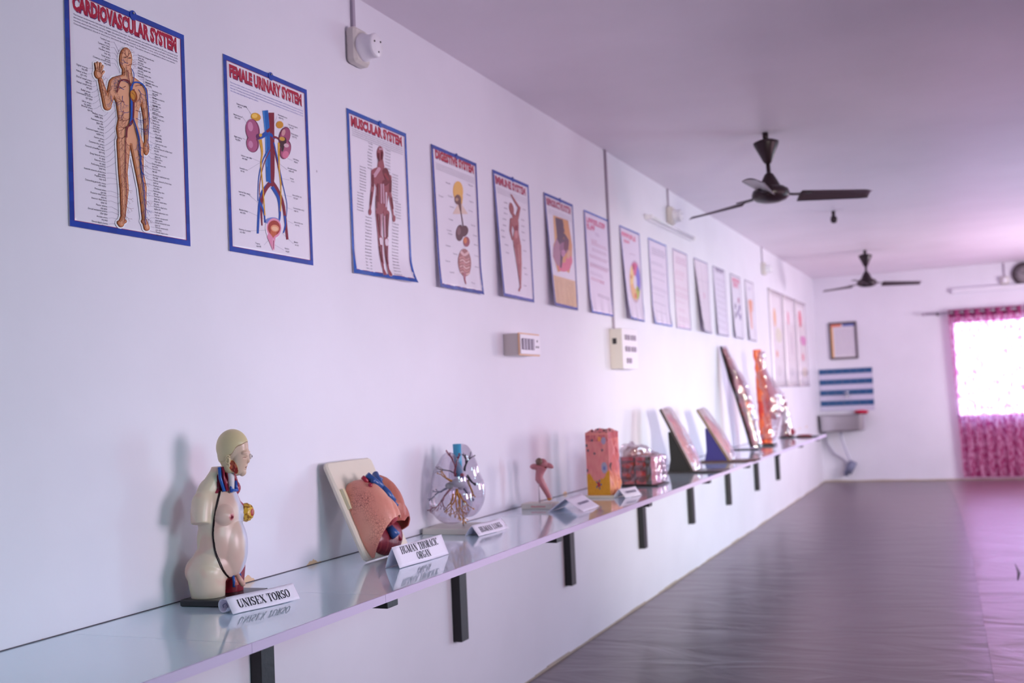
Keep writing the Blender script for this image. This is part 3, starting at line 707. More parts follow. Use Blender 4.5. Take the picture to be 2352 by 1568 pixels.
a.ell((410, 1288), 58, 76, (240, 238, 246)); a.ell((404, 1240), 50, 28, (126, 136, 200)); a.ell((412, 1286), 52, 68, (226, 150, 176)); a.rib([(395, 1345), (404, 1420)], [60, 16], (222, 140, 170)); a.rib([(408, 1370), (408, 1430)], [18, 16], (226, 160, 184))
a.ell((412, 1285), 44, 52, (166, 60, 44)); a.rib([(408, 1320), (406, 1346)], [44, 12], (196, 96, 60)); a.ell((418, 1288), 30, 24, (226, 150, 110), tilt=15); a.ell((418, 1290), 22, 15, (240, 190, 150), tilt=15); a.rib([(408, 1372), (407, 1428)], [5, 4], (150, 40, 80), False)
a.flush('kidneys_and_bladder', t, wp)

# ---- 3 muscular
wp = ripple(PW, PH, .003, .007, .16, 0, .028)
t = poster_base(3.772, PW, PH, 2.705, 'blue-bordered muscular system chart with a curling lower right corner', wp, (22, 84, 180))
a = Art([(35, 435), (385, 578), (77, 1412), (430, 1462)], PW, PH)
inner_line(a, PW, PH); a.flush('border_line', t, wp)
title_art(a, t, [('MUSCULAR SYSTEM', (62, 534), .0540, .430)], wp)
pm = ["The muscular system is an organ system consisting of skeletal, smooth and cardiac muscles. It permits movement of the body, maintains posture,",
      "and circulates blood throughout the body. The muscular system in vertebrates is controlled through the nervous system, although some muscles",
      "can be completely autonomous. Together with the skeletal system it forms the musculoskeletal system, which is responsible for movement of",
      "the human body. There are three distinct types of muscles: skeletal muscles, cardiac or heart muscles, and smooth muscles."]
for i, l in enumerate(pm): a.text(l, None, .0068, (104, 98, 116), fit=.43*min(1, len(l)/115), uv=(.036, .594-i*.0086))
a.flush('paragraph', t, wp)
MW = ['Frontalis', 'Temporalis', 'Orbicularis oculi', 'Masseter', 'Sternohyoid', 'Trapezius', 'Deltoid', 'Pectoralis major', 'Biceps brachii', 'Serratus anterior', 'External oblique', 'Brachialis', 'Brachioradialis', 'Rectus abdominis', 'Pronator teres', 'Sartorius', 'Rectus femoris', 'Vastus lateralis', 'Vastus medialis', 'Gracilis', 'Gastrocnemius', 'Tibialis anterior', 'Soleus', 'Peroneus longus']
i = 0
for y in range(650, 800, 18): a.text(MW[i % 24], (190-(y > 700)*4, y), .0085, (84, 76, 92), align='r', fit=.035); a.text(MW[(i+5) % 24], (264, y+26), .0085, (84, 76, 92), fit=.045); i += 1
for y in range(790, 1050, 17): a.text(MW[i % 24], (152-(y > 930)*14, y), .0085, (84, 76, 92), align='r', fit=.05); a.text(MW[(i+5) % 24], (306+(y > 950)*18, y+30), .0085, (84, 76, 92), fit=.052); i += 1
for y in range(1085, 1400, 19): a.text(MW[i % 24], (186, y), .0085, (84, 76, 92), align='r', fit=.05); a.text(MW[(i+5) % 24], (308, y+26), .0085, (84, 76, 92), fit=.055); i += 1
a.flush('labels', t, wp)
DM, LM = (112, 30, 44), (198, 150, 166)
def muscle(a, g, c):
    R = lambda p, w: a.rib(p, [x+g for x in w], c)
    a.ell((233, 700), 21+g/2, 46+g/2, c); R([(236, 730), (238, 775)], [30, 44]); a.poly([(190-g, 790), (236, 768-g), (290+g, 815), (294, 870), (276, 1000), (276, 1060), (206-g, 1040), (208-g, 900), (184-g, 850)], c)
    R([(194, 805), (190, 900)], [28, 20]); R([(190, 900), (176, 1030)], [22, 12]); a.ell((175, 1045), 9, 20, c)
    R([(288, 835), (292, 935)], [28, 20]); R([(292, 935), (312, 1065)], [22, 12]); a.ell((316, 1080), 9, 20, c)
    R([(228, 1040), (234, 1200)], [44, 24]); R([(236, 1200), (246, 1390)], [30, 13]); R([(246, 1385), (250, 1420)], [14, 26])
    R([(270, 1050), (268, 1210)], [42, 24]); R([(270, 1210), (276, 1390)], [30, 13]); R([(276, 1385), (282, 1415)], [14, 24])
muscle(a, 0, (226, 196, 206)); muscle(a, -4, (150, 74, 84))
for q, w, c in ((((225, 790), (200, 830)), 20, LM), (((262, 800), (284, 860), (262, 870)), 34, DM), (((262, 820), (280, 850)), 14, (140, 40, 50)), (((190, 830), (190, 890)), 12, DM), (((184, 930), (178, 1000)), 10, DM), (((294, 860), (294, 920)), 12, DM), (((300, 960), (308, 1020)), 10, DM),
                (((220, 880), (222, 980)), 10, DM), (((238, 880), (240, 990)), 9, LM), (((250, 880), (255, 990)), 9, LM), (((212, 950), (212, 1020)), 8, DM), (((268, 930), (268, 1010)), 9, (214, 180, 196)),
                (((220, 1060), (236, 1180)), 12, DM), (((238, 1060), (240, 1180)), 7, LM), (((258, 1070), (262, 1190)), 9, LM), (((276, 1060), (274, 1190)), 14, DM), (((232, 1250), (244, 1340)), 8, DM), (((246, 1240), (250, 1350)), 5, LM), (((268, 1250), (272, 1350)), 8, DM), (((280, 1240), (280, 1350)), 5, LM),
                (((222, 700), (226, 740)), 9, DM), (((244, 690), (242, 730)), 9, DM), (((226, 672), (242, 672)), 10, LM), (((236, 1205), (240, 1230)), 18, (222, 200, 212)), (((270, 1212), (272, 1235)), 18, (222, 200, 212))):
    a.rib(list(q), w, c)
a.flush('figure', t, wp)

# ---- 4 digestive
wp = ripple(PW, PH, .006, .006, .22, .012, .008)
t = poster_base(4.512, PW, PH, 2.706, 'blue-bordered digestive system chart showing a yellow head and the gut', wp, (24, 60, 160))
a = Art([(532, 650), (797, 755), (570, 1490), (830, 1530)], PW, PH)
inner_line(a, PW, PH); a.flush('border_line', t, wp)
title_art(a, t, [('DIGESTIVE SYSTEM', (556, 729), .0540, .430)], wp)
for i in range(4): a.text(pm[i], None, .0068, (134, 126, 142), fit=.43, uv=(.036, .588-i*.0088))
a.flush('paragraph', t, wp)
for x, y, s_ in ((615, 878, 'Salivary glands'), (750, 888, 'Mouth'), (738, 945, 'Pharynx'), (755, 985, 'Epiglottis'), (628, 958, 'Teeth'), (572, 958, 'Tongue'), (638, 1020, 'Larynx'), (750, 1040, 'Trachea'), (630, 1095, 'Oesophagus'), (764, 1125, 'Diaphragm'), (620, 1160, 'Liver'), (625, 1180, 'Gall bladder'), (775, 1185, 'Stomach'), (612, 1250, 'Duodenum'), (780, 1240, 'Spleen'), (655, 1297, 'Pancreas'), (783, 1305, 'Colon'), (608, 1340, 'Caecum'), (786, 1370, 'Ileum'), (630, 1405, 'Appendix'), (756, 1465, 'Rectum')):
    a.text(s_, (x, y), .010, (110, 104, 122), fit=.05)
a.flush('labels', t, wp)
a.ell((688, 925), 30, 60, (232, 180, 96)); a.rib([(692, 960), (698, 1010)], [50, 26], (232, 180, 96)); a.rib([(698, 1000), (700, 1060)], [22, 90], (226, 200, 186), False)
a.ell((686, 975), 20, 30, (120, 84, 80)); a.rib([(694, 985), (702, 1040)], [22, 10], (110, 70, 66)); a.ell((680, 975), 9, 10, (190, 150, 120)); a.curve([(700, 1030), (712, 1100), (718, 1150)], 6, (90, 50, 60))
a.ell((696, 1172), 24, 48, (104, 70, 76), tilt=6); a.ell((720, 1160), 26, 34, (104, 70, 76), tilt=20); a.ell((690, 1160), 12, 24, (136, 100, 104)); a.ell((735, 1222), 20, 30, (160, 86, 96)); a.ell((728, 1215), 11, 18, (214, 130, 90))
a.ell((722, 1345), 40, 82, (166, 112, 108)); a.curve([(700, 1280), (722, 1300), (748, 1282)], 15, (220, 180, 178)); 
for k in range(6): a.curve([(692, 1320+k*17), (712, 1312+k*17), (730, 1328+k*17), (752, 1318+k*17)], 8, (222, 180, 172) if k % 2 else (200, 140, 136))
a.curve([(724, 1400), (720, 1440), (726, 1470)], [16, 8], (176, 110, 120))
a.flush('organs', t, wp)

# ---- 5 one raised arm
wp = ripple(PW, PH, .004, .002, .3, .03)
t = poster_base(5.222, PW, PH, 2.713, 'blue-bordered chart of a slim red figure with one arm raised', wp, (24, 66, 170))
a = Art([(88, 80), (432, 235), (150, 1300), (482, 1372)], PW, PH)
title_art(a, t, [('IMMUNE SYSTEM', (112, 210), .054, .43)], wp, (168, 46, 78))
for i in range(4): a.text(pm[i], None, .0068, (140, 132, 150), fit=.43, uv=(.036, .583-i*.0090))
a.flush('paragraph', t, wp)
for x, y in ((190, 410), (188, 465), (186, 515), (172, 570), (170, 630), (150, 680), (156, 742), (184, 820), (192, 895), (372, 478), (356, 580), (356, 640), (358, 700), (362, 775), (372, 880), (370, 1045), (380, 1105), (366, 1212)): heading_marks(a, (x, y), .006, 9, .052, (128, 116, 134), random.Random(x*y))
a.flush('labels', t, wp)
FC = (160, 84, 84)
a.ell((262, 470), 22, 62, FC, tilt=-8); a.rib([(275, 520), (292, 560)], [22, 44], FC); a.rib([(262, 330), (290, 385), (338, 462)], [12, 18, 22], FC); a.rib([(338, 462), (312, 565)], [26, 38], FC)
a.rib([(260, 575), (246, 680), (262, 765)], [34, 22, 14], FC); a.poly([(250, 580), (290, 548), (322, 540), (330, 620), (328, 700), (345, 800), (350, 860), (276, 830), (268, 760), (282, 680)], (170, 96, 94))
a.rib([(300, 820), (318, 1000), (334, 1230)], [56, 34, 12], FC); a.rib([(330, 830), (342, 1000), (336, 1230)], [42, 22, 10], (180, 106, 100)); a.rib([(330, 1225), (316, 1255)], [14, 18], FC); a.ell((305, 660), 20, 30, (140, 50, 60)); a.ell((300, 720), 18, 40, (200, 130, 130))
a.curve([(285, 850), (300, 1000)], 5, (210, 150, 150)); a.curve([(318, 850), (324, 1000)], 4, (210, 150, 150))
a.flush('figure', t, wp)
# ---- 6 pelvis section
wp = ripple(PW, PH, .004, .002, .3, .034)
t = poster_base(5.964, PW, PH, 2.711, 'blue-bordered chart of a pelvis section above a tan text block', wp, (24, 60, 160))
a = Art([(585, 300), (874, 428), (650, 1410), (910, 1464)], PW, PH)
title_art(a, t, [('REPRODUCTIVE SYSTEM', (610, 425), .054, .43)], wp, (164, 50, 84))
for i in range(4): a.text(pm[i], None, .0068, (140, 132, 150), fit=.43, uv=(.036, .583-i*.0090))
a.poly([(650, 1135), (884, 1195), (900, 1435), (664, 1398)], (222, 184, 140))
for c in (0, 1):
    for k in range(13):
        x, y = 668+c*108, 1165+c*28+k*17; a.rib([(x, y), (x+84, y+18)], 3, (176, 140, 104), False)
a.flush('text_block', t, wp)
a.poly([(672, 545), (825, 600), (862, 850), (855, 1000), (822, 1120), (770, 1090), (700, 1110), (680, 1030), (655, 960), (665, 850), (692, 780)], (214, 150, 92))
a.poly([(690, 565), (770, 590), (790, 740), (830, 800), (820, 900), (700, 860), (704, 760)], (86, 52, 70)); a.poly([(672, 545), (690, 555), (705, 770), (680, 840)], (222, 174, 120))
a.poly([(700, 780), (740, 860), (735, 960), (720, 1060), (690, 1040), (656, 960), (660, 880)], (176, 128, 146)); a.ell((770, 880), 46, 60, (150, 96, 124)); a.ell((800, 850), 26, 60, (110, 40, 60), tilt=10)
a.ell((775, 1062), 66, 44, (222, 110, 130), tilt=-8); a.ell((822, 1010), 36, 60, (222, 110, 130), tilt=12); a.rib([(750, 930), (735, 1060)], [30, 20], (84, 40, 66)); a.ell((764, 930), 22, 34, (190, 130, 160)); a.ell((822, 940), 16, 44, (220, 166, 130), tilt=10)
a.flush('pelvis_section', t, wp)

# ---- 7 .. 14 hand lettered and pale charts
PAPR = (228, 216, 236)
def plain(y0, W_, lab, tint, sd, corners, art, low=.008, side=.02, paper=PAPR, ztop=2.71, tape=.011, H_=.672):
    wpx = ripple(W_, H_, .004, low, .22, side)
    tt = poster_base(y0, W_, H_, ztop, lab, wpx, tint, tape, paper, False)
    aa = Art(corners, W_, H_); rg = random.Random(sd); art(aa, tt, wpx, rg); return tt
def scribble(aa, rg, x0, y0, x1, dy, n, col, w=2.0, seg=5):
    for k in range(n):
        y = y0+k*dy; x = x0+rg.uniform(0, 6)
        while x < x1-8:
            l = rg.uniform(8, 22); aa.rib([(x, y+(x-x0)*.34), (x+l*.5, y+(x-x0)*.34+l*.17+rg.uniform(-1, 1)), (min(x+l, x1), y+(min(x+l, x1)-x0)*.34)], w, col, False); x += l+5
PK = (214, 70, 120)
def art7(aa, tt, wpx, rg):
    heading_marks(aa, (988, 600), .040, 9, .40, PK, rg); heading_marks(aa, (992, 662), .036, 4, .17, PK, rg); aa.flush('title', tt, wpx)
    for y, c, x0, x1 in ((700, (180, 150, 190), 1075, 1130), (760, (196, 140, 170), 1030, 1100), (790, (196, 140, 170), 1035, 1200), (850, (186, 150, 180), 1040, 1200), (910, (176, 120, 160), 1015, 1210), (985, (150, 110, 150), 1015, 1220), (1000, (186, 110, 150), 1015, 1210), (1075, (190, 170, 200), 1020, 1160), (1130, (196, 110, 150), 1025, 1170), (1165, (190, 110, 150), 1120, 1170), (1290, (150, 130, 160), 1090, 1230)):
        scribble(aa, rg, x0, y, x1, 17, 2, c, 5)
    aa.flush('handwriting', tt, wpx)
plain(6.68, PW, 'lavender handwritten chart with pink title, right beside the thin vertical conduit', (40, 96, 200), 1, [(962, 474), (1213, 566), (1020, 1470), (1266, 1512)], art7, .012, .012)
C8 = [(355, 132), (527, 200), (397, 905), (566, 925)]
def art8(aa, tt, wpx, rg):
    heading_marks(aa, (372, 228), .040, 8, .36, (226, 84, 124), rg); heading_marks(aa, (388, 275), .024, 4, .15, (226, 120, 150), rg); aa.flush('title', tt, wpx)
    aa.ell((478, 598), 58, 178, (196, 176, 200))
    for a0, a1, c in ((-120, -60, (206, 82, 130)), (-60, 25, (116, 112, 206)), (25, 75, (176, 186, 60)), (75, 170, (232, 178, 118)), (170, 240, (240, 204, 130))): aa.ell((478, 602), 54, 164, c, a0, a1, 20)
    aa.ell((478, 602), 16, 56, (226, 216, 232)); aa.ell((480, 715), 12, 22, (220, 110, 70)); aa.ell((466, 478), 12, 26, (170, 40, 80)); aa.ell((508, 660), 10, 20, (120, 140, 40)); aa.ell((440, 560), 8, 20, (200, 120, 60))
    aa.curve([(430, 370), (460, 372), (486, 382)], 7, (200, 180, 206)); aa.flush('food_wheel', tt, wpx)
plain(7.45, PW, 'white chart with a big multicoloured food wheel', (70, 110, 200), 2, C8, art8, .012, .04)
def pale(c1, c2, x0, x1, y0, dy, n):
    def f(aa, tt, wpx, rg):
        scribble(aa, rg, x0+14, y0+10, x1-16, 16, 4, c1, 6); aa.flush('heading', tt, wpx)
        for k in range(n): scribble(aa, rg, x0+8, y0+120+k*dy+rg.uniform(-8, 8), x1-8-rg.uniform(0, 30), 15, rg.choice((1, 2, 3)), c2 if rg.random() < .6 else c1, 4)
        aa.flush('handwriting', tt, wpx)
    return f
plain(8.19, .54, 'pale lavender chart under the wall tube light, right of the food wheel', (70, 120, 210), 3, [(592, 236), (755, 300), (624, 936), (780, 962)], pale((160, 150, 178), (180, 166, 196), 605, 760, 310, 66, 9), .012, .01)
plain(8.93, .50, 'pale pink chart with a grey-blue top edge, second past the food wheel', (150, 150, 200), 4, [(795, 315), (918, 366), (825, 966), (938, 980)], pale((200, 160, 190), (214, 170, 196), 808, 925, 380, 62, 9), .004, .0, (234, 218, 232), tape=.009)
def art11(aa, tt, wpx, rg):
    for x in (1010, 1050, 1085): aa.rib([(x-22, 420+(x-1000)*.3), (x, 960)], 2.5, (196, 180, 204), False)
    for y in (450, 560, 680, 760, 880): aa.rib([(985, y), (1095, y+34)], 2.5, (186, 172, 196), False)
    aa.curve([(1038, 670), (1048, 700), (1040, 720)], 8, (224, 160, 190)); aa.flush('ruled_table', tt, wpx)
plain(9.68, .55, 'pale ruled chart whose left edge curls off the wall', (150, 150, 196), 5, [(968, 375), (1090, 425), (1000, 966), (1112, 990)], art11, .004, .06, (236, 222, 236), tape=.009)
def art12(aa, tt, wpx, rg):
    heading_marks(aa, (1150, 505), .042, 8, .36, (110, 96, 130), rg); aa.flush('title', tt, wpx)
    for k in range(9): scribble(aa, rg, 1150, 560+k*48, 1232, 14, 2, (186, 174, 196), 4)
    aa.flush('handwriting', tt, wpx)
plain(10.45, .55, 'pale chart with a dark grey heading, left of the pink-titled one', (120, 120, 160), 6, [(1122, 445), (1238, 485), (1152, 1012), (1246, 1022)], art12, .004, .02, (230, 222, 240), tape=.009)
def art13(aa, tt, wpx, rg):
    heading_marks(aa, (1280, 590), .056, 7, .40, (220, 70, 110), rg); heading_marks(aa, (1286, 630), .050, 5, .3, (220, 90, 130), rg); aa.flush('title', tt, wpx)
    for x, y in ((1300, 790), (1330, 740), (1335, 800), (1300, 860), (1340, 870), (1320, 840)): aa.ell((x, y), 7, 26, rg.choice([(110, 96, 150), (170, 100, 130), (90, 90, 120)]))
    aa.flush('pictures', tt, wpx)
plain(11.26, .52, 'small pale chart with bold pink heading and dark pictures', (130, 130, 150), 7, [(1262, 505), (1350, 532), (1288, 1022), (1362, 1030)], art13, .004, .02, (232, 226, 240), tape=.009)
def art14(aa, tt, wpx, rg):
    aa.poly([(1385, 560), (1405, 568), (1402, 640), (1392, 640)], (190, 140, 60)); aa.rib([(1424, 720), (1428, 790)], [36, 30], (228, 150, 110)); aa.rib([(1424, 790), (1432, 940)], [22, 12], (230, 160, 130)); aa.ell((1418, 620), 14, 14, (216, 206, 226))
    aa.flush('figure', tt, wpx)
plain(12.04, .50, 'farthest small chart of the row, with an orange figure', (140, 130, 150), 8, [(1385, 555), (1448, 572), (1408, 1045), (1478, 1055)], art14, .004, .02, (234, 228, 240), tape=.009)

# ---- three pale hanging charts near the far corner
def hung(y0, w, lab, spots, sd):
    wpx = ripple(w, 1.2, .01)
    tt = thing('hanging_chart', lab, 'poster', (0, y0+w/2, 1.52), 0, 'tall pale charts near the far corner')
    mb = MB(); mb.grid(lambda p, q: (wpx(p*w, q*1.2), p*w-w/2, q*1.2), 6, 12, (238, 228, 234))
    link('sheet', evaluated(mb.mesh('sheet'), [('SOLIDIFY', dict(thickness=.0015))]), PRINT, tt)
    for z in (0, 1.2):
        mb = MB(); mb.tube([(.012, -w/2-.01, z), (.012, w/2+.01, z)], .010, 8, (190, 176, 186)); mb.build('rod', PRINT, tt)
    aa = Art([(0, 0), (100, 0), (0, 100), (100, 100)], w, 1.2); rg = random.Random(sd)
    for x, y, rx, ry, c in spots: aa.ell((x, y), rx, ry, c)
    aa.flush('pictures', tt, wpx)
    for k in range(16): scribble(aa, rg, 10, 26+k*4.4, 84, 2, 1, (214, 200, 212), .7)
    aa.flush('text_lines', tt, wpx)
hung(13.5, .95, 'tall pale chart with an orange figure, left of three near the corner', [(36, 28, 10, 10, (240, 176, 120)), (60, 46, 26, 8, (228, 222, 200)), (40, 66, 8, 4, (240, 160, 130)), (50, 84, 20, 6, (226, 214, 220))], 1)
hung(14.55, .95, 'tall pale chart with one small pink spot, middle of three near the corner', [(40, 24, 8, 8, (236, 140, 160)), (60, 52, 8, 14, (214, 200, 214)), (50, 84, 18, 5, (224, 214, 222))], 2)
hung(15.62, .95, 'tall pale chart with a bright red block, right of three near the corner', [(42, 20, 16, 10, (226, 62, 84)), (62, 46, 30, 6, (222, 120, 190)), (50, 66, 10, 5, (240, 130, 150)), (60, 84, 28, 6, (226, 206, 190))], 3)

# ------------------------------------------------------------------ wall fittings
CREAM = mat('cream_plastic', (214, 206, 200), .4); WPL = mat('white_plastic', (236, 232, 238), .3); GREYP = mat('grey_conduit', (168, 156, 172), .5)
DARKP = mat('dark_plastic', (40, 38, 44), .5)
def lamp_holder(y, ztop, z, label):
    t = thing('lamp_holder', label, 'lamp holder', (0, y, z-.07), 0, 'lamp holders high on the left wall')
    mb = MB(); mb.rbox(.0, .05, -.06, .06, 0, .15, .02, 'x'); mb.build('back_box', CREAM, t)
    mb = MB(); mb.lathe([(.052, .045), (.058, .05), (.058, .062), (.05, .07), (.047, .10), (.05, .103), (.05, .112), (.044, .118), (.01, .12)], (0, 0, .07), 28, axis='x'); mb.build('round_socket', WPL, t)
    mb = MB()
    for a_ in (40, 160, 280): mb.lathe([(.005, .117), (.004, .121)], (0, .028*math.cos(math.radians(a_)), .07+.028*math.sin(math.radians(a_))), 8, axis='x')
    mb.build('screw', DARKP, t)
    mb = MB(); mb.rbox(.0, .014, -.010, .010, .14, ztop-(z-.07), .003, 'z'); mb.build('conduit', GREYP, t)
    return t
lamp_holder(3.845, HC, 2.965, 'nearest round white lamp holder with its conduit, above the muscular chart')
lamp_holder(8.86, HC, 2.965, 'round lamp holder just above the long tube light')
lamp_holder(13.2, HC, 2.93, 'farthest round lamp holder, near the far wall corner')
t = thing('tube_light', 'long unlit tube light batten above the pale charts', 'light fitting', (0, 8.85, 2.84))
mb = MB(); mb.rbox(0, .03, -.72, .72, 0, .045, .006, 'y'); mb.build('batten', WPL, t)
mb = MB(); mb.tube([(.05, -.68, .022), (.05, .68, .022)], .013, 10); mb.build('tube', mat('milky_tube', (230, 228, 235), .2), t)
for y in (-.70, .70):
    mb = MB(); mb.rbox(.02, .065, y-.012, y+.012, .005, .04, .004, 'y'); mb.build('end_cap', WPL, t)
# conduit and tall switch board
mb = MB(); mb.rbox(0, .014, -.012, .012, 0, HC-1.95, .003, 'z'); o = mb.build('conduit', GREYP); o.location = (0, 7.19, 1.95)
tag(o, 'thin vertical grey conduit running from the ceiling to the tall switch board', 'conduit')
t = thing('switch_board', 'tall white switch board below the vertical conduit', 'switch board', (0, 7.27, 1.675))
mb = MB(); mb.rbox(0, .085, -.17, .17, 0, .275, .006, 'x'); mb.build('back_box', CREAM, t)
mb = MB(); mb.rbox(.085, .094, -.172, .172, -.002, .277, .006, 'x'); mb.build('face_plate', WPL, t)
SWG = mat('grey_switch', (150, 140, 158), .35)
for z in (.215, .135, .055):
    for y in ((-.10, -.04, .04, .1) if z > .1 else (-.08, -.02)):
        mb = MB(); mb.rbox(.094, .104, y-.018, y+.018, z-.018, z+.018, .004, 'x'); mb.build('switch', SWG if z < .2 else SWG, t)
mb = MB(); mb.rbox(.02, .05, -.1715, -.169, .17, .21, .002, 'y'); mb.build('knockout', DARKP, t)
t = thing('socket_board', 'small horizontal socket board with an orange-edged plate, below the urinary-side charts', 'socket board', (0, 5.40, 1.73))
t['label'] = 'small horizontal switch board with an orange-edged plate, left of the tall one'
mb = MB(); mb.rbox(0, .085, -.125, .165, 0, .115, .005, 'x'); mb.build('back_box', CREAM, t)
mb = MB(); mb.rbox(.085, .089, -.128, .168, -.003, .118, .005, 'x'); mb.build('orange_edge', mat('orange_gasket', (232, 190, 150), .5), t)
mb = MB(); mb.rbox(.089, .096, -.118, .163, .005, .11, .005, 'x'); mb.build('face_plate', WPL, t)
for i, y in enumerate((-.085, -.045, .0, .045)):
    mb = MB(); mb.rbox(.096, .104, y-.016, y+.016, .028, .088, .004, 'x'); mb.build('switch', SWG, t)
mb = MB()
for dy, dz in ((0, .02), (-.014, -.012), (.014, -.012)): mb.lathe([(.006, .096), (.005, .0985)], (0, .115+dy, .058+dz), 10, axis='x')
mb.build('socket', DARKP, t)

# ------------------------------------------------------------------ ceiling fans
FANM = mat('dark_brown_fan_metal', (44, 28, 36), .35, .3); FANB = mat('dark_brown_fan_blade', (72, 58, 66), .3, .2)
def make_fan(label):
    t = thing('ceiling_fan', label, 'fan', (0, 0, HC-.41), 0, 'three-bladed ceiling fans')
    mb = MB(); mb.tube([(0, 0, .41), (0, 0, .36)], .02, 10); mb.lathe([(.02, .365), (.05, .36), (.085, .345), (.083, .33), (.05, .26), (.03, .215), (.017, .20)], n=24)
    mb.build('canopy', FANM, t)
    mb = MB(); mb.tube([(0, 0, .21), (0, 0, .05)], .0145, 12); mb.build('down_rod', FANM, t)
    mb = MB(); mb.lathe([(.015, .14), (.028, .13), (.05, .09), (.068, .05), (.074, .03)], n=28); mb.build('rod_cover', FANM, t)
    mb = MB(); mb.lathe([(.03, .05), (.09, .04), (.118, .015), (.125, -.005), (.118, -.03), (.10, -.045), (.06, -.058), (.01, -.062)], n=32)
    for i in range(24):
        a_ = 2*math.pi*i/24; mb.tube([(.112*math.cos(a_), .112*math.sin(a_), .022), (.122*math.cos(a_), .122*math.sin(a_), -.025)], .004, 5)
    mb.build('motor', FANM, t)
    for k in range(3):
        a_ = 2*math.pi*k/3; ca, sa = math.cos(a_), math.sin(a_)
        def fn(u, v):
            r = .20+.50*u; w = (.058+.014*u)*(1-max(0, u-.9)*4.0); y = (v-.5)*2*w+.02*max(0, u-.85)*4; z = -.012-.020*(v-.5)*2*(1-.4*u)*1.2-.012*(2*v-1)**2-.01*u
            return (r*ca-y*sa, r*sa+y*ca, z)
        mb = MB(); mb.grid(fn, 16, 6); me = evaluated(mb.mesh('blade'), [('SOLIDIFY', dict(thickness=.003))])
        b = link('blade', me, FANB, t)
        mb = MB()
        for s_ in (-1, 1): mb.tube([(.1*ca-s_*.01*sa, .1*sa+s_*.01*ca, -.005), (.16*ca-s_*.02*sa, .16*sa+s_*.02*ca, -.012), (.27*ca-s_*.03*sa, .27*sa+s_*.03*ca, -.014)], .011, 6, flat=.35)
        mb.build('blade_arm', FANM, b)
    return t
fan = make_fan('large dark brown ceiling fan nearest the camera'); fan.location = (1.10, 7.32, HC-.41); fan.rotation_euler = (math.radians(-1), math.radians(-1.5), math.radians(30))
f2 = copy_tree(fan); f2.location = (1.08, 14.5, HC-.41); f2.rotation_euler = (0, 0, math.radians(24)); f2['label'] = 'small far ceiling fan in front of the back wall'
t = thing('ceiling_hook', 'small black fan hook stub hanging from the ceiling between the two fans', 'hook', (1.10, 11.0, HC-.12))
mb = MB(); mb.tube([(0, 0, .12), (0, 0, .07)], .018, 10); mb.build('stub', FANM, t)
mb = MB(); mb.lathe([(.012, .075), (.03, .06), (.034, .03), (.024, .005), (.006, 0)], n=16); mb.build('cap', FANM, t)

# ------------------------------------------------------------------ back wall: certificate, tiles, sink, clock, curtain
def on_back(name, label, cat, x, z, group=None): return thing(name, label, cat, (x, YB, z), 0, group)
t = on_back('picture_frame', 'framed certificate with red, blue and orange trim, on the back wall above the sink', 'picture', .415, 1.905)
FR = mat('dark_picture_frame', (96, 84, 92), .4)
mb = MB()
for b_ in ((-.21, .21, 0, .03), (-.21, .21, .55, .58), (-.21, -.18, .03, .55), (.18, .21, .03, .55)): mb.rbox(b_[0], b_[1], -.028, -.001, b_[2], b_[3], .005, 'y')
mb.build('frame', FR, t)
mb = MB(); mb.box(-.18, .18, -.012, -.004, .03, .55, (222, 214, 222)); mb.box(-.178, -.02, -.0135, -.0119, .51, .548, (226, 120, 84)); mb.box(.0, .178, -.0135, -.0119, .51, .548, (90, 104, 170)); mb.box(-.178, -.150, -.0135, -.0119, .032, .505, (238, 180, 110))
rg = random.Random(9)
for k in range(16):
    x = -.12
    while x < .15: l = rg.uniform(.02, .06); mb.box(x, min(x+l, .16), -.0132, -.0119, .08+k*.025, .086+k*.025, (176, 164, 190)); x += l+.012
mb.build('certificate', PRINT, t)
t = on_back('tile_panel', 'blue and white striped tile panel above the steel sink', 'tiles', .415, 1.10)
mb = MB(); n = 8; hh = .66/n
for k in range(n):
    for i in range(7):
        x = -.40+i*.116; mb.box(x+.001, min(x+.115, .40), -.012, -.001, k*hh+.001, (k+1)*hh-.001, (206, 200, 222) if k % 2 == 0 else (40, 84, 132))
mb.xform(lambda p: (p.x, p.y, p.z+.0)); o = mb.build('tiles', mat('glazed_tiles', vcol=True, rough=.25), t)
mb = MB(); mb.box(-.40, .40, -.006, -.0005, 0, .66); mb.build('grout', mat('grout', (190, 184, 200), .8), t)
CHR = mat('chrome', (210, 210, 215), .12, 1.0); STEEL = mat('brushed_steel', (206, 202, 208), .30, .75, bump=(40, .1, .001))
t = on_back('tap', 'small chrome tap sticking out of the striped tiles', 'tap', .42, 1.34)
mb = MB(); mb.tube([(0, -.012, 0), (0, -.13, 0), (0, -.15, -.02), (0, -.15, -.05)], [.014, .014, .013, .011], 10); mb.lathe([(.028, -.012), (.026, -.02), (.015, -.024)], axis='y'); mb.build('spout', CHR, t)
mb = MB(); mb.tube([(0, -.09, .01), (0, -.09, .045)], .008, 8); mb.tube([(-.035, -.09, .05), (.035, -.09, .05)], .008, 8); mb.build('handle', CHR, t)
t = on_back('steel_sink', 'stainless steel wash basin on the back wall under the tiles', 'sink', .375, .80)
mb = MB(); x0, x1, y0, y1, h = -.37, .34, -.46, -.001, .25
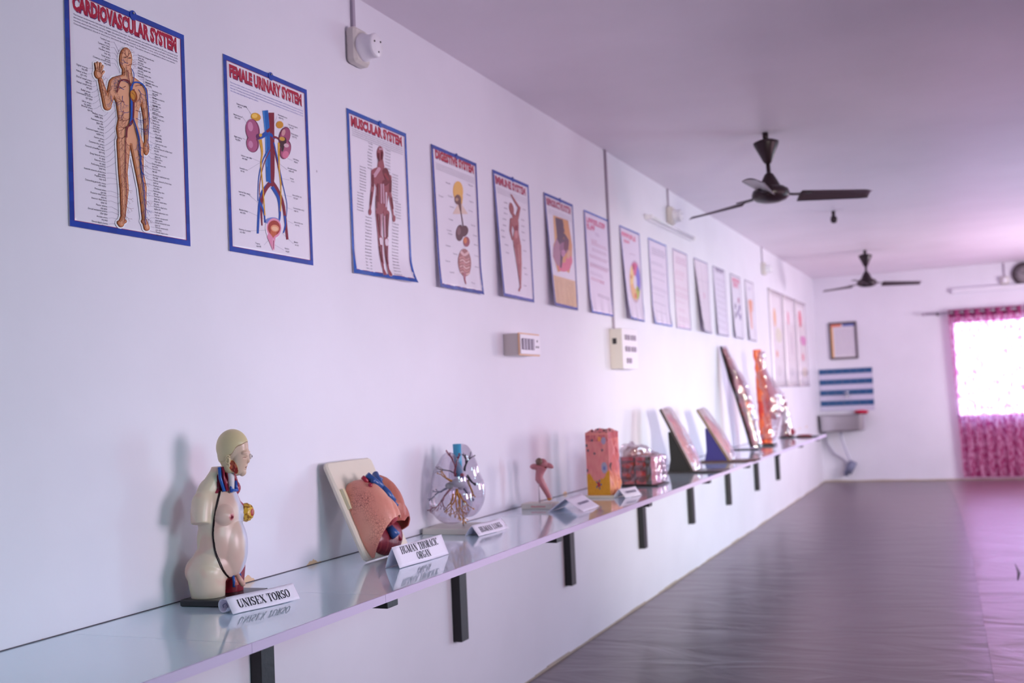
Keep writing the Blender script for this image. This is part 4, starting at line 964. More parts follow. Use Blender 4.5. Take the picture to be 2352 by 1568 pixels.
def bowl(u, v):
    a_ = 2*math.pi*u; 
    def sq(cx, cy, rx, ry): 
        c, s_ = math.cos(a_), math.sin(a_); k = (abs(c)**5+abs(s_)**5)**(-1/5); return cx+rx*k*c, cy+ry*k*s_
    cx, cy, rx, ry = (x0+x1)/2, (y0+y1)/2, (x1-x0)/2, (y1-y0)/2
    prof = [(.0, .0), (.86, .0), (.93, .03), (.96, h-.02), (1.0, h), (1.0, h-.012), (.97, h-.012), (.92, h-.02), (.90, .04), (.82, .015), (.0, .012)]
    i = min(int(v*10), 9); f_ = v*10-i; s0, z0 = prof[i]; s1, z1 = prof[i+1]; s_ = s0+(s1-s0)*f_
    x, y = sq(cx, cy, rx*s_, ry*s_); return (x, y, z0+(z1-z0)*f_)
mb.grid(bowl, 48, 10); mb.build('basin', STEEL, t)
PIPE = mat('white_pipe', (206, 204, 220), .4)
mb = MB(); mb.tube([(-.05, -.2, .0), (-.05, -.2, -.12), (.0, -.18, -.30), (.05, -.12, -.46), (.06, -.1, -.52)], .018, 10); mb.build('drain_pipe', PIPE, t)
mb = MB(); mb.tube([(-.32, -.05, .0), (-.30, -.04, -.2), (-.2, -.04, -.36), (-.08, -.05, -.44), (.0, -.08, -.52), (.04, -.1, -.58)], .02, 10); mb.build('waste_hose', mat('grey_hose', (190, 184, 200), .5), t)
mb = MB(); mb.tube([(.0, -.1, -.66), (.03, -.1, -.58), (.09, -.1, -.48)], [.05, .065, .06], 14); mb.tube([(-.02, -.1, -.62), (-.03, -.1, -.70)], [.04, .03], 12); mb.build('trap', mat('grey_trap', (120, 122, 150), .5), t)
mb = MB(); mb.ell((0, 0, .03), (.11, .05, .03), 14, (190, 20, 60)); o = mb.xform(lambda p: Vector((p.x, p.y, p.z+.012*nz(p, 20)))).build('cleaning_cloth', mat('crimson_cloth', (196, 24, 66), .8)); o.location = (.62, YB-.06, 1.048)
tag(o, 'crimson cleaning cloth on the back right corner of the steel sink', 'cloth')
t = on_back('wall_clock', 'round dark-rimmed wall clock above the window, cut off by the right edge', 'clock', 3.03, 3.015-.165)
mb = MB(); mb.lathe([(.165, 0), (.168, -.03), (.155, -.05), (.138, -.045), (.136, -.02)], (0, 0, .165), 40, axis='y'); mb.build('rim', mat('dark_clock_rim', (66, 48, 58), .35), t)
mb = MB(); mb.lathe([(.137, -.001), (.137, -.02), (.001, -.0201)], (0, 0, .165), 40, axis='y'); mb.build('dial', mat('grey_clock_dial', (150, 140, 146), .4), t)
mb = MB()
for i in range(12):
    a_ = math.radians(30*i); mb.tube([(.115*math.sin(a_), -.0215, .165+.115*math.cos(a_)), (.127*math.sin(a_), -.0215, .165+.127*math.cos(a_))], .003, 5)
mb.build('hour_marks', DARKP, t)
for l_, a_, w in ((.07, -60, .005), (.10, 10, .004)):
    mb = MB(); a_ = math.radians(a_); mb.tube([(0, -.024, .165), (l_*math.sin(a_), -.024, .165+l_*math.cos(a_))], [w, w*.5], 5); mb.build('hand', DARKP, t)
lh = on_back('lamp_holder', 'round lamp holder on the back wall beside the clock', 'lamp holder', 2.76, 2.88)
mb = MB(); mb.rbox(-.06, .06, -.04, 0, 0, .12, .02, 'y'); mb.build('back_box', CREAM, lh)
mb = MB(); mb.lathe([(.045, -.04), (.045, -.08), (.03, -.10), (.01, -.102)], (0, 0, .06), 20, axis='y'); mb.build('round_socket', WPL, lh)
mb = MB(); mb.box(-.012, .012, -.014, 0, .12, .32); mb.build('conduit', GREYP, lh)

# curtain rod and curtains
t = on_back('curtain_rod', 'grey steel curtain rod above the bright window', 'curtain rod', 1.63, 2.51)
mb = MB(); mb.tube([(0, -.10, 0), (2.7, -.10, 0)], .014, 12); mb.build('rod', GREYP, t)
mb = MB(); mb.ell((-.02, -.10, 0), (.03, .022, .022), 14); mb.build('finial', GREYP, t)
for x in (.18, 2.5):
    mb = MB(); mb.tube([(x, -.001, -.02), (x, -.10, -.02)], .009, 8); mb.tube([(x, -.1, -.03), (x, -.1, .018)], .018, 8); mb.build('holder', FR, t)
def curtain_mat():
    m = bpy.data.materials.new('pink_patterned_curtain'); m.use_nodes = True; t_ = m.node_tree; t_.nodes.clear()
    o = t_.nodes.new('ShaderNodeOutputMaterial'); c = t_.nodes.new('ShaderNodeTexCoord')
    mp = t_.nodes.new('ShaderNodeMapping'); mp.inputs['Scale'].default_value = (16, 3, 7); t_.links.new(c.outputs['Object'], mp.inputs[0])
    n = t_.nodes.new('ShaderNodeTexNoise'); n.inputs['Scale'].default_value = 1.6; n.inputs['Detail'].default_value = 6; n.inputs['Roughness'].default_value = .75
    t_.links.new(mp.outputs[0], n.inputs[0])
    r = t_.nodes.new('ShaderNodeValToRGB'); r.color_ramp.elements[0].position = .42; r.color_ramp.elements[0].color = L((178, 58, 124))
    r.color_ramp.elements[1].position = .62; r.color_ramp.elements[1].color = L((244, 200, 226)); t_.links.new(n.outputs[0], r.inputs[0])
    d = t_.nodes.new('ShaderNodeBsdfDiffuse'); tl = t_.nodes.new('ShaderNodeBsdfTranslucent'); mx = t_.nodes.new('ShaderNodeMixShader'); mx.inputs[0].default_value = .5
    tr = t_.nodes.new('ShaderNodeBsdfTransparent'); m2 = t_.nodes.new('ShaderNodeMixShader'); m2.inputs[0].default_value = .40
    t_.links.new(r.outputs[0], d.inputs[0]); t_.links.new(r.outputs[0], tl.inputs[0]); t_.links.new(r.outputs[0], tr.inputs[0])
    t_.links.new(d.outputs[0], mx.inputs[1]); t_.links.new(tl.outputs[0], mx.inputs[2]); t_.links.new(mx.outputs[0], m2.inputs[1]); t_.links.new(tr.outputs[0], m2.inputs[2]); t_.links.new(m2.outputs[0], o.inputs[0])
    return m
CURT = curtain_mat(); HEAD = mat('maroon_curtain_heading', (140, 44, 98), .8)
def curtain(x0, x1, lean, lab):
    w = x1-x0; t = thing('curtain', lab, 'curtain', (x0, YB-.10, .06), 0, 'pink curtains over the window')
    nf = round(w/.145)
    def pos(u, zz): return (u*w+lean*(1-u)*(1-zz/2.5), -.008+.030*math.sin(2*math.pi*nf*u)*(1-.15*math.sin(5*u+zz)), zz)
    mb = MB(); mb.grid(lambda u, v: pos(u, 2.38*v), nf*12, 30); mb.build('fabric', CURT, t)
    mb = MB(); mb.grid(lambda u, v: pos(u, 2.38+.11*v), nf*12, 3); mb.build('heading', HEAD, t)
    for i in range(nf*2 if nf < 3 else nf):
        u = (i+.5)/nf
        if u > 1: break
        x, y, z = pos(u, 2.44); mb = MB(); R_ = .026
        mb.tube([(x+R_*math.cos(a_*math.pi/9), y-.006, z+.01+R_*math.sin(a_*math.pi/9)) for a_ in range(19)], .0055, 6, cap=False); mb.build('eyelet', CHR, t)
    return t
curtain(1.955, 2.955, .075, 'pink patterned eyelet curtain, the left one, over the bright window')
curtain(2.985, 3.985, 0, 'pink patterned curtain cut off by the right edge of the photo')

# ------------------------------------------------------------------ printed name cards on the shelf
def card(name, lines, label, loc, rz, w=.30, h=.11, kind='tent', spread=.055, size=.042, ang=None, ink=INK, group='folded paper name cards on the shelf', tilt=0):
    # front face leans back; the hinge is at the top, text runs along local +y
    t = thing(name, label, 'name card', loc, rz, group)
    def fp(u, v, off=0):    # front panel coordinates, u along card, v up
        bow = .003*math.sin(2.2*u*math.pi/w+1)
        return Vector((spread*(1-v/h)*1.0+bow+off, u, v*math.cos(math.asin(min(.9, spread/h)))))
    hz = h*math.cos(math.asin(min(.9, spread/h)))
    mb = MB(); mb.grid(lambda a, b: fp((a-.5)*w, b*h), 10, 6); 
    if kind == 'tent': mb.grid(lambda a, b: Vector((-spread*b-.004*math.sin(math.pi*b)-.0005, (a-.5)*w, hz*(1-b))), 10, 6)
    else:    # flattened roll: paper curls round under itself
        mb.grid(lambda a, b: Vector((-.015+.022*math.cos(2*math.pi*b*.8+1.0)*(.9+.1*math.sin(9*a)), (a-.5)*w, hz*.46+hz*.42*math.sin(2*math.pi*b*.8+1.0))), 12, 22)
    link('paper', evaluated(mb.mesh('paper'), [('SOLIDIFY', dict(thickness=.0008))]), PAPER, t)
    mb = MB(); n = len(lines)
    for i, l in enumerate(lines):
        vs, fs, adv = serif_text(l); s_ = size; sx_ = min(s_*.95, (w*.84)/adv) if i == 0 or adv*s_ > w*.84 else s_*.85
        if i == 0: s0 = sx_
        else: sx_ = min(sx_, s0)
        v0 = h*(.5 if n == 1 else (.58 if i == 0 else .17))-(s_/2 if n == 1 else 0)
        # subdivide by mapping vertices only: strokes are short
        mb.add([fp((x_-adv/2)*sx_+(x_*0), v0+y_*s_, .0016) for x_, y_ in vs], fs)
    if lines: mb.build('lettering', ink, t)
    return t
c1 = card('name_card', ['UNISEX TORSO'], 'rolled paper card reading UNISEX TORSO in front of the torso model', (.315, 2.675, SZ+.002), math.radians(-13), .255, .054, 'roll', .030, .026)
mb = MB(); mb.tube([(-.004, -.124, .010), (.002, -.1242, .020), (-.006, -.1244, .028), (-.018, -.1242, .022), (-.016, -.124, .014)], .0010, 4); mb.build('hand_sketch', mat('blue_ink', (40, 44, 110), .5), c1)
card('name_card', ['HUMAN THORACIC', 'ORGAN'], 'upright white card reading HUMAN THORACIC ORGAN', (.374, 3.545, SZ+.002), math.radians(-3), .35, .078, 'tent', .030, .027)
card('name_card', ['HUMAN LUNGS'], 'small folded card reading HUMAN LUNGS beside the clear lungs', (.285, 4.35, SZ+.002), math.radians(-3), .28, .056, 'tent', .034, .026)
def tiny_card(label, loc, rz, w, h, spread, kind='tent'):
    t = card('name_card', [], label, loc, rz, w, h, kind, spread)
    mb = MB(); k = math.cos(math.asin(min(.9, spread/h)))
    for i in range(13):
        y = -w*.3+i*w*.6/13; v = h*.45
        mb.add([Vector((spread*(1-(v+dv)/h)+.006, y+dy, (v+dv)*k)) for dy, dv in ((0, 0), (w*.034, 0), (w*.034, .016), (0, .016))], [(0, 1, 2, 3)])
    mb.build('lettering', mat('grey_print_ink', (130, 122, 145), .6), t); return t
tiny_card('wide open tent card with faint lettering, between the small pink organ and the skin block', (.355, 5.27, SZ+.002), math.radians(2), .28, .115, .095)
tiny_card('smallest curled paper card, at the foot of the skin block', (.438, 5.93, SZ+.002), math.radians(-12), .19, .062, .040)

# ------------------------------------------------------------------ 1 torso model
t = thing('torso_model', 'bald cream anatomical torso model with open neck, standing on a black base', 'anatomical model', (.135, 2.74, SZ), math.radians(4))
mb = MB(); mb.rbox(-.082, .088, -.112, .106, .0005, .020, .005, 'z'); mb.build('base_plate', mat('black_base_board', (20, 20, 24), .35), t)
B0 = .020
mb = MB()
for s_ in (-1, 1):
    mb.cap((-.010, s_*.045, -.03), (-.012, s_*.050, .10), .045, .054, 32); mb.ell((-.036, s_*.044, .105), (.042, .046, .056), 32)
mb.ell((-.008, 0, .125), (.064, .092, .080), 40); mb.ell((.004, 0, .20), (.060, .076, .13), 40); mb.ell((.026, .005, .18), (.050, .055, .11), 40)
mb.ell((.002, 0, .28), (.056, .074, .095), 40); mb.cap((-.010, -.052, .330), (-.010, .052, .330), .030, .030, 32); mb.ell((-.016, 0, .345), (.034, .066, .040), 32)
mb.cap((-.014, -.046, .340), (.010, -.008, .392), .026, .022, 28); mb.cap((-.014, .046, .340), (.010, .008, .392), .026, .022, 28)
for s_ in (-1, 1):
    mb.ell((-.010, s_*.062, .326), (.030, .030, .030), 28); mb.tube([(-.010, s_*.062, .328), (-.008, s_*.073, .30), (-.004, s_*.081, .268)], [.030, .0295, .0275], 32); mb.ell((.036, s_*.036, .288), (.027, .028, .030), 28)
mb.cap((.000, 0, .35), (.020, 0, .408), .036, .030, 32)
def ZM(z):
    if z <= 0: return z
    return float(np.mean(np.interp([z+k for k in (-.02, -.01, 0, .01, .02)], [-.05, 0, .08, .15, .20, .27, .285, .352, .406, .5], [-.034, 0, .054, .115, .160, .222, .236, .312, .387, .50])))-.0
ZM0 = ZM(1e-6)
def mv(p, n):
    if p.z < .0: p.z = .0
    if p.z > .406: p.z = .406
    # front of the neck and upper chest opened up
    if p.x > .028 and p.z > .352 and abs(p.y) < .050: p.x = .028+(p.x-.028)*.1
    if p.z < .095:
        k = math.exp(-(p.y/.012)**2)*(1-p.z/.095); p.x += (-.02 if p.x > 0 else .02)*k
    return Vector((p.x*1.06-.014, p.y*1.06, max(0, ZM(p.z)-ZM0*math.exp(-p.z/.03))))
SK, SK2, PKk, MUS = (224, 206, 182), (216, 208, 172), (222, 160, 146), (158, 40, 62)
body = fuse(mb, 'body', .0022, 16, mv, None, post=12)
BV = BVHTree.FromPolygons([v.co.copy() for v in body.vertices], [tuple(p.vertices) for p in body.polygons])
def front_x(y, z, default=.03):
    h = BV.ray_cast(Vector((.3, y, z)), Vector((-1, 0, 0))); return h[0].x if h[0] else default
PZ0, PZ1 = .056, .312
def seam(p):      # signed distance in front of the oblique cut between trunk and removable front
    u = np.interp(p.z, [.050, .059, .067, .083, .108, .144, .185, .225, .273, .314], [.014, .006, -.001, -.010, -.020, -.030, -.034, -.030, -.020, -.008])
    return .787*p.x+.618*p.y-float(u)
def tcol(p, n):
    front = n.x > -.1 and p.x > -.005
    m_ = .5+.5*nz(p, 14)
    if p.y > .010 and p.z < .07: c = mixc((150, 30, 50), (120, 20, 40), m_)
    elif p.z > PZ1-.004 and p.x > .008 and abs(p.y) < .05 and n.x > .4: c = (140, 36, 56)
    elif p.y > .055 and p.z > .17 or (p.y > .012 and p.z > .30): c = mixc((168, 44, 66), (206, 120, 124), sstep(.2, .5, nz((p.x*14, p.y*60, p.z*10))))
    elif p.y > .07: c = mixc(MUS, (186, 80, 90), m_)
    elif p.y > -.024 and front and p.z < .07: c = (186, 96, 92)
    else:
        c = mixc(SK, SK2, sstep(.5, .8, m_)+.5*sstep(.26, .32, p.z))
        c = mixc(c, PKk, .35*sstep(.1, .5, nz(p, 22, 4))+.45*sstep(.05, .0, abs(p.z-.27))*sstep(-.08, -.04, p.y)*(p.x > .0))
    if front and PZ0-.004 < p.z < PZ1+.002:
        d = seam(p)
        if .0 < d < .006 and p.y < .03: c = (36, 10, 14)
    return c
paint(body, tcol)
bo = link('body', body, PAINT, t); bo.location = (0, 0, B0)
# dark gap running down between the trunk and the removable front
sp_ = []
for z in np.linspace(.052, .312, 44):
    u = float(np.interp(z, [.050, .059, .067, .083, .108, .144, .185, .225, .273, .314], [.014, .006, -.001, -.010, -.020, -.030, -.034, -.030, -.020, -.008]))-.0006
    h = BV.ray_cast(Vector((.787*u+.618*.4, .618*u-.787*.4, z)), Vector((-.618, .787, 0)))
    if h[0]: sp_.append(h[0])
for _ in range(2): sp_ = [sp_[0]]+[(a_+b_*2+c_)/4 for a_, b_, c_ in zip(sp_, sp_[1:], sp_[2:])]+[sp_[-1]]
mb = MB(); mb.tube(sp_, .0030, 10, (36, 10, 14)); o = mb.build('seam_gap', PAINT, t); o.location = (0, 0, B0)
# chest and belly plate: the front skin, lifted a little off the body
def plate_patch():
    import bmesh
    bm = bmesh.new(); bm.from_mesh(body); bm.normal_update()
    def right(z): return float(np.interp(z, [.056, .059, .066, .078, .095, .12, .17, .22, .27, .312], [.010, .022, .036, .050, .060, .067, .068, .062, .054, .042]))
    def keep(f):
        q = f.calc_center_median()
        if q.z < PZ0 or q.z > PZ1: return False
        return seam(q) > .0012 and q.y < right(q.z) and q.x > -.02
    bmesh.ops.delete(bm, geom=[f for f in bm.faces if not keep(f)], context='FACES')
    bm.normal_update()
    nn = {v: v.normal.copy() for v in bm.verts}
    for v in bm.verts:
        p = v.co
        if v.is_boundary:
            s_ = seam(p)
            if s_ < .006: p.x -= (s_-.0014)*.787; p.y -= (s_-.0014)*.618
            elif p.y > right(p.z)-.006: p.y = right(p.z)
        g = .0050+.005*math.exp(-(((p.y+.038)/.018)**2+((p.z-.236)/.018)**2)); p += nn[v]*g
    me = bpy.data.meshes.new('chest_plate'); bm.to_mesh(me); bm.free(); return me
me = evaluated(plate_patch(), [('SMOOTH', dict(factor=.5, iterations=9)), ('SOLIDIFY', dict(thickness=.0045, offset=-1))])
def pcol(p, n):
    c = mixc((222, 200, 182), (206, 168, 152), .5+.5*nz(p, 30))
    c = mixc(c, (206, 208, 224), sstep(-.004, .016, p.y+.008*nz(p, 30)))
    if p.y > .036 and .22 < p.z < .305: c = mixc(c, (176, 60, 84), sstep(-.3, .3, nz((p.x*20, p.y*90, p.z*30)))*.9)
    d = math.hypot(p.y+.040, p.z-.236)
    if d < .0075: c = (150, 50, 66)
    elif d < .011: c = (206, 140, 134)
    return c
paint(me, pcol); me.polygons.foreach_set('use_smooth', [True]*len(me.polygons)); po = link('chest_plate', me, PAINT, t); po.location = (0, 0, B0)
mb = MB(); mb.lathe([(.004, 0), (.0035, .003), (.001, .005)], (front_x(-.040, .236)+.009, -.040, .236), 10, (140, 40, 60), 'x'); o = mb.build('nipple', PAINT, t); o.location = (0, 0, B0)
# yellow breast section
mb = MB(); mb.ell((.048, .054, .240), (.025, .026, .029), 24)
def by(p, n): return p+n*.0018*nz(p, 130)
me = fuse(mb, 'breast_section', .0022, 2, by, lambda p, n: (176, 60, 50) if p.x > .0705 else mixc((222, 176, 60), (150, 100, 30), sstep(.05, .35, nz(p, 130))))
o = link('breast_section', me, PAINT, t); o.location = (0, 0, B0)
# neck contents
def tubes(name, items, parent, dz=B0, n=10, m=PAINT):
    mb = MB()
    for pts, r, c in items: mb.tube(pts, r, n, c)
    o = mb.build(name, m, parent); o.location = (0, 0, dz); return o
tubes('neck_veins', [([(.018, -.036, .386), (.020, -.036, .352), (.030, -.032, .312)], .0050, (24, 88, 170)), ([(.038, -.008, .335), (.044, -.016, .308)], .0045, (40, 80, 170)), ([(.040, .014, .34), (.046, .01, .308)], .0055, (40, 76, 160)), ([(.044, -.016, .314), (.048, .012, .312)], .0045, (30, 90, 180))], t)
tubes('neck_arteries', [([(.022, -.026, .386), (.026, -.026, .352), (.034, -.022, .312)], .0052, (130, 18, 50)), ([(.028, -.016, .380), (.034, -.012, .345), (.040, -.004, .312)], .0038, (150, 30, 56)), ([(.018, .02, .375), (.026, .03, .35), (.030, .036, .32)], .008, (150, 40, 60))], t)
tubes('trachea', [([(.032, -.004, .386), (.036, -.004, .35), (.038, -.006, .325), (.040, -.006, .305)], [.013, .012, .010, .008], (204, 196, 200))], t)
mb = MB(); mb.ell((.018, .004, .335), (.018, .032, .030), 20, (152, 42, 62)); mb.ell((.006, .046, .315), (.022, .036, .026), 18, (160, 52, 70)); o = mb.build('neck_muscles', PAINT, t); o.location = (0, 0, B0)
# pelvis contents
mb = MB(); mb.cap((.040, .006, .056), (.056, .012, .028), .008, .0085, 12, (214, 168, 152)); o = mb.build('pelvic_organ', PAINT, t); o.location = (0, 0, B0)
tubes('pelvic_vessels', [([(.036, -.010, .060), (.040, -.010, .04), (.038, -.008, .022)], .0045, (40, 80, 160)), ([(.036, .024, .060), (.034, .034, .05)], .004, (40, 80, 160)), ([(.036, -.004, .05), (.042, -.002, .026)], [.006, .009], (196, 120, 110))], t)
# head, turned a little further
hd = MB()
hd.ell((-.010, 0, .476), (.056, .043, .046), 40); hd.ell((-.022, 0, .462), (.040, .040, .046), 36); hd.ell((.018, 0, .446), (.033, .034, .046), 36)
hd.ell((.028, 0, .418), (.019, .022, .017), 28); hd.ell((.014, 0, .424), (.028, .030, .022), 28); hd.ell((-.02, 0, .430), (.030, .034, .026), 28); hd.ell((.026, 0, .432), (.024, .030, .030), 32)
hd.cap((.046, 0, .454), (.0515, 0, .438), .0050, .0062, 20); hd.ell((.046, -.0055, .4355), (.0055, .0045, .004), 16); hd.ell((.046, .0055, .4355), (.0055, .0045, .004), 16)
hd.ell((.0435, 0, .4250), (.0085, .0100, .0034), 20); hd.ell((.0425, 0, .4185), (.0085, .0090, .0036), 20); hd.ell((.039, 0, .408), (.012, .013, .010), 24)
for s_ in (-1, 1): hd.ell((.036, s_*.016, .4600), (.012, .015, .006), 20)
def hm(p, n):
    for s_ in (-1, 1):
        d = ((p.x-.044)/.011)**2+((p.y-s_*.016)/.010)**2+((p.z-.449)/.0045)**2
        if d < 1: p.x -= .0045*(1-d)
        d = ((p.x-.046)/.010)**2+((p.y-s_*.016)/.0065)**2+((p.z-.4475)/.0022)**2
        if d < 1: p.x += .0024*(1-d)
    if abs(p.z-.4215) < .0012 and p.x > .035 and abs(p.y) < .010: p.x -= .0014
    # hair edge: scalp slightly proud above a wavy line
    e_ = hairline(p)
    if p.z < .462 and p.x > .0: p.x -= (.462-p.z)*.26*min(1, p.x/.02)
    if p.y < .006: p += n*.0022*sstep(-.0012, .0012, e_)
    return p
def hairline(p):
    a_ = math.atan2(-p.y, p.x+.01)          # 0 = front, pi/2 = right side
    zl = np.interp(a_, [-.2, .15, .5, .8, 1.05, 1.3, 1.6, 2.2], [.490, .487, .486, .479, .473, .461, .452, .44])+.0016*math.sin(a_*9)
    return p.z-zl
def hc(p, n):
    c = mixc((224, 200, 176), (214, 180, 156), sstep(.01, .05, p.x))
    if hairline(p) > 0 or p.x < -.006: c = mixc((224, 210, 164), (214, 196, 150), .5+.5*nz(p, 16))
    if abs(hairline(p)) < .0016 and p.y < .004 and p.x > -.02: c = mixc(c, (150, 120, 92), .75)
    if p.y < -.012 and abs(p.z-.4485) < .0010 and p.x > .033 and p.y > -.026: c = (150, 112, 92)
    d = ((p.x-.002)/.016)**2+((p.z-.424-(p.x-.002)*-.35)/.019)**2
    if p.y < -.016 and d < 1: c = (238, 196, 130) if d > .8 else mixc((206, 104, 72), (150, 34, 30), sstep(-.1, .3, nz(p, 120)))
    if p.y > .006 and p.x > .02: c = (176, 110, 96) if nz(p, 90) > 0 else (226, 190, 160)
    if p.y > .006 and p.x > .036 and p.z > .468: c = (110, 66, 60)
    if abs(p.z-.4215) < .0012 and p.x > .036 and abs(p.y) < .010: c = (150, 90, 84)
    return c
me = fuse(hd, 'head', .0013, 9, hm, hc, post=3)
ho = link('head', me, PAINT, t); ho.location = (.050, .004, B0-.106); ho.rotation_euler = (0, 0, math.radians(13)); ho.scale = (.87, .84, 1.154)
mb = MB(); sp = []
for i in range(26):
    a_ = i*.36+.6; r_ = .0125-.00033*i; sp.append((-.012+r_*.72*math.cos(a_), -.0445-.003*(i/26), .440+.004+r_*1.0*math.sin(a_)))
mb.tube(sp, [.0022]*20+[.0018]*6, 8, (220, 202, 160)); mb.ell((-.013, -.0425, .443), (.010, .004, .013), 14, (206, 186, 146)); mb.ell((-.008, -.043, .430), (.004, .003, .005), 10, (220, 200, 160))
o = mb.build('ear', PAINT, ho)
mb = MB(); mb.ell((.046, .019, .4495), (.008, .0075, .0075), 14, (214, 206, 204)); mb.ell((.0525, .0195, .4495), (.0024, .0034, .0034), 10, (50, 40, 44)); mb.build('eyeball', PAINT, ho)

# ------------------------------------------------------------------ 2 thoracic organ model on a leaning board
t = thing('thoracic_organ_model', 'pink lung and heart relief model on a cream board leaning on the wall', 'anatomical model', (.205, 3.635, SZ), 0)
TH = math.radians(24.5)
def BF(u, v, n): return Vector((-v*math.sin(TH)+n*math.cos(TH), u, v*math.cos(TH)+n*math.sin(TH)))
def toB(p): return Vector((BF(*p)))
bz = .0105
mb = MB(); mb.rbox(-.165, .165, 0, .395, -.024, -.002, .02, 'z'); mb.xform(lambda p: BF(p.x, p.y, p.z)+Vector((0, 0, bz)))
mb.build('board', mat('cream_board', (232, 224, 204), .45, var=.06), t)
def skin_lung(name='lung_surface'):
    m, tt, b = nodes(name); c = tt.nodes.new('ShaderNodeTexCoord')
    a = tt.nodes.new('ShaderNodeVertexColor'); a.layer_name = 'Col'
    v = tt.nodes.new('ShaderNodeTexVoronoi'); v.feature = 'DISTANCE_TO_EDGE'; v.inputs['Scale'].default_value = 115
    n = tt.nodes.new('ShaderNodeTexNoise'); n.inputs['Scale'].default_value = 12
    ad = tt.nodes.new('ShaderNodeVectorMath'); ad.operation = 'MULTIPLY_ADD'; ad.inputs[1].default_value = (.02, .02, .02)
    tt.links.new(c.outputs['Object'], n.inputs[0]); tt.links.new(n.outputs[1], ad.inputs[0]); tt.links.new(c.outputs['Object'], ad.inputs[2]); tt.links.new(ad.outputs[0], v.inputs['Vector'])
    r = tt.nodes.new('ShaderNodeMapRange'); r.inputs[1].default_value = .01; r.inputs[2].default_value = .07; tt.links.new(v.outputs['Distance'], r.inputs[0])
    n2 = tt.nodes.new('ShaderNodeTexNoise'); n2.inputs['Scale'].default_value = 9; tt.links.new(c.outputs['Object'], n2.inputs[0])
    r2 = tt.nodes.new('ShaderNodeMapRange'); r2.inputs[1].default_value = .48; r2.inputs[2].default_value = .66; tt.links.new(n2.outputs[0], r2.inputs[0])
    mm = tt.nodes.new('ShaderNodeMath'); mm.operation = 'MULTIPLY'
    inv = tt.nodes.new('ShaderNodeMath'); inv.operation = 'SUBTRACT'; inv.inputs[0].default_value = 1; tt.links.new(r.outputs[0], inv.inputs[1])
    tt.links.new(inv.outputs[0], mm.inputs[0]); tt.links.new(r2.outputs[0], mm.inputs[1])
    mx = tt.nodes.new('ShaderNodeMix'); mx.data_type = 'RGBA'; mx.inputs[7].default_value = L((150, 66, 62)); tt.links.new(mm.outputs[0], mx.inputs[0]); tt.links.new(a.outputs[0], mx.inputs[6])
    tt.links.new(mx.outputs[2], b.inputs['Base Color']); b.inputs['Roughness'].default_value = .38
    bp = tt.nodes.new('ShaderNodeBump'); bp.inputs['Strength'].default_value = .5; bp.inputs['Distance'].default_value = .0015; tt.links.new(r.outputs[0], bp.inputs['Height']); tt.links.new(bp.outputs[0], b.inputs['Normal'])
    return m
LUNG = skin_lung()
def finish(me, name, m, par): 
    for v in me.vertices: v.co = BF(*v.co)+Vector((0, 0, bz))
    me.update(); return link(name, me, m, par)
# right lung (towards the camera): tall dome open at the foot
mb = MB(); mb.ell((-.078, .150, .018), (.070, .150, .115), 26); mb.ell((-.082, .075, .018), (.068, .110, .105), 22); mb.ell((-.060, .225, .02), (.050, .070, .070), 18); mb.ell((-.050, .13, .05), (.050, .10, .085), 18)
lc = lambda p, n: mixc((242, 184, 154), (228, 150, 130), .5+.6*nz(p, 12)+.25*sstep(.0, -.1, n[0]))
FL = lambda p, n: (p if p.z > -.001 else Vector((p.x, p.y, -.001)))
me = fuse(mb, 'right_lung', .0032, 8, FL, lc, planes=[(-1, 1, 0, .127), (0, 1, -.88, -.008), (0, 0, 1, 0), (0, 1, 0, .002), (-1, 0, 0, .020)], solid=.006)
finish(me, 'right_lung', LUNG, t)
mb = MB(); mb.ell((.070, .185, .018), (.056, .125, .085), 22); mb.ell((.090, .13, .02), (.048, .09, .072), 18)
me = fuse(mb, 'left_lung', .0032, 8, FL, lambda p, n: mixc((212, 140, 112), (180, 90, 78), .5+.6*nz(p, 14)), planes=[(.35, 1, 0, .117), (0, 1, -.9, .025), (0, 0, 1, 0), (1, 0, 0, .028)], solid=.006)
finish(me, 'left_lung', LUNG, t)
mb = MB(); mb.ell((-.005, .080, .0), (.122, .084, .060), 26)
me = fuse(mb, 'diaphragm', .0035, 4, FL, lambda p, n: mixc((122, 32, 48), (158, 70, 66), sstep(0, .6, math.sin(p.x*420)*.4+.6*nz((p.x*60, p.y*8, 0)))*sstep(.07, .02, p.y)), planes=[(0, 0, 1, 0)], solid=.005)
finish(me, 'diaphragm', PAINT, t)
mb = MB(); mb.ell((.004, .160, .062), (.036, .065, .040), 20)
me = fuse(mb, 'heart', .003, 3, lambda p, n: p+n*.002*nz(p, 60), lambda p, n: mixc((180, 74, 82), (226, 160, 110), sstep(.1, .35, nz(p, 40))))
finish(me, 'heart', PAINT, t)
def btube(name, items):
    mb = MB()
    for pts, r, c in items: mb.tube(pts, r, 12, c)
    mb.xform(lambda p: BF(p.x, p.y, p.z)+Vector((0, 0, bz))); return mb.build(name, PAINT, t)
BL_ = (44, 84, 150)
btube('blue_veins', [([(-.022, .165, .112), (-.036, .205, .112), (-.044, .235, .104)], [.016, .015, .013], BL_), ([(-.044, .230, .105), (-.064, .262, .098), (-.084, .292, .090)], [.013, .013, .014], BL_), ([(-.044, .230, .105), (-.022, .268, .092), (-.010, .296, .084)], [.012, .011, .012], BL_),
                     ([(-.066, .262, .100), (-.090, .262, .106)], .009, BL_), ([(-.020, .268, .092), (.008, .268, .086)], .009, BL_), ([(.0, .175, .098), (.016, .15, .100)], .008, BL_), ([(-.035, .085, .060), (-.030, .045, .072)], [.016, .018], BL_)])
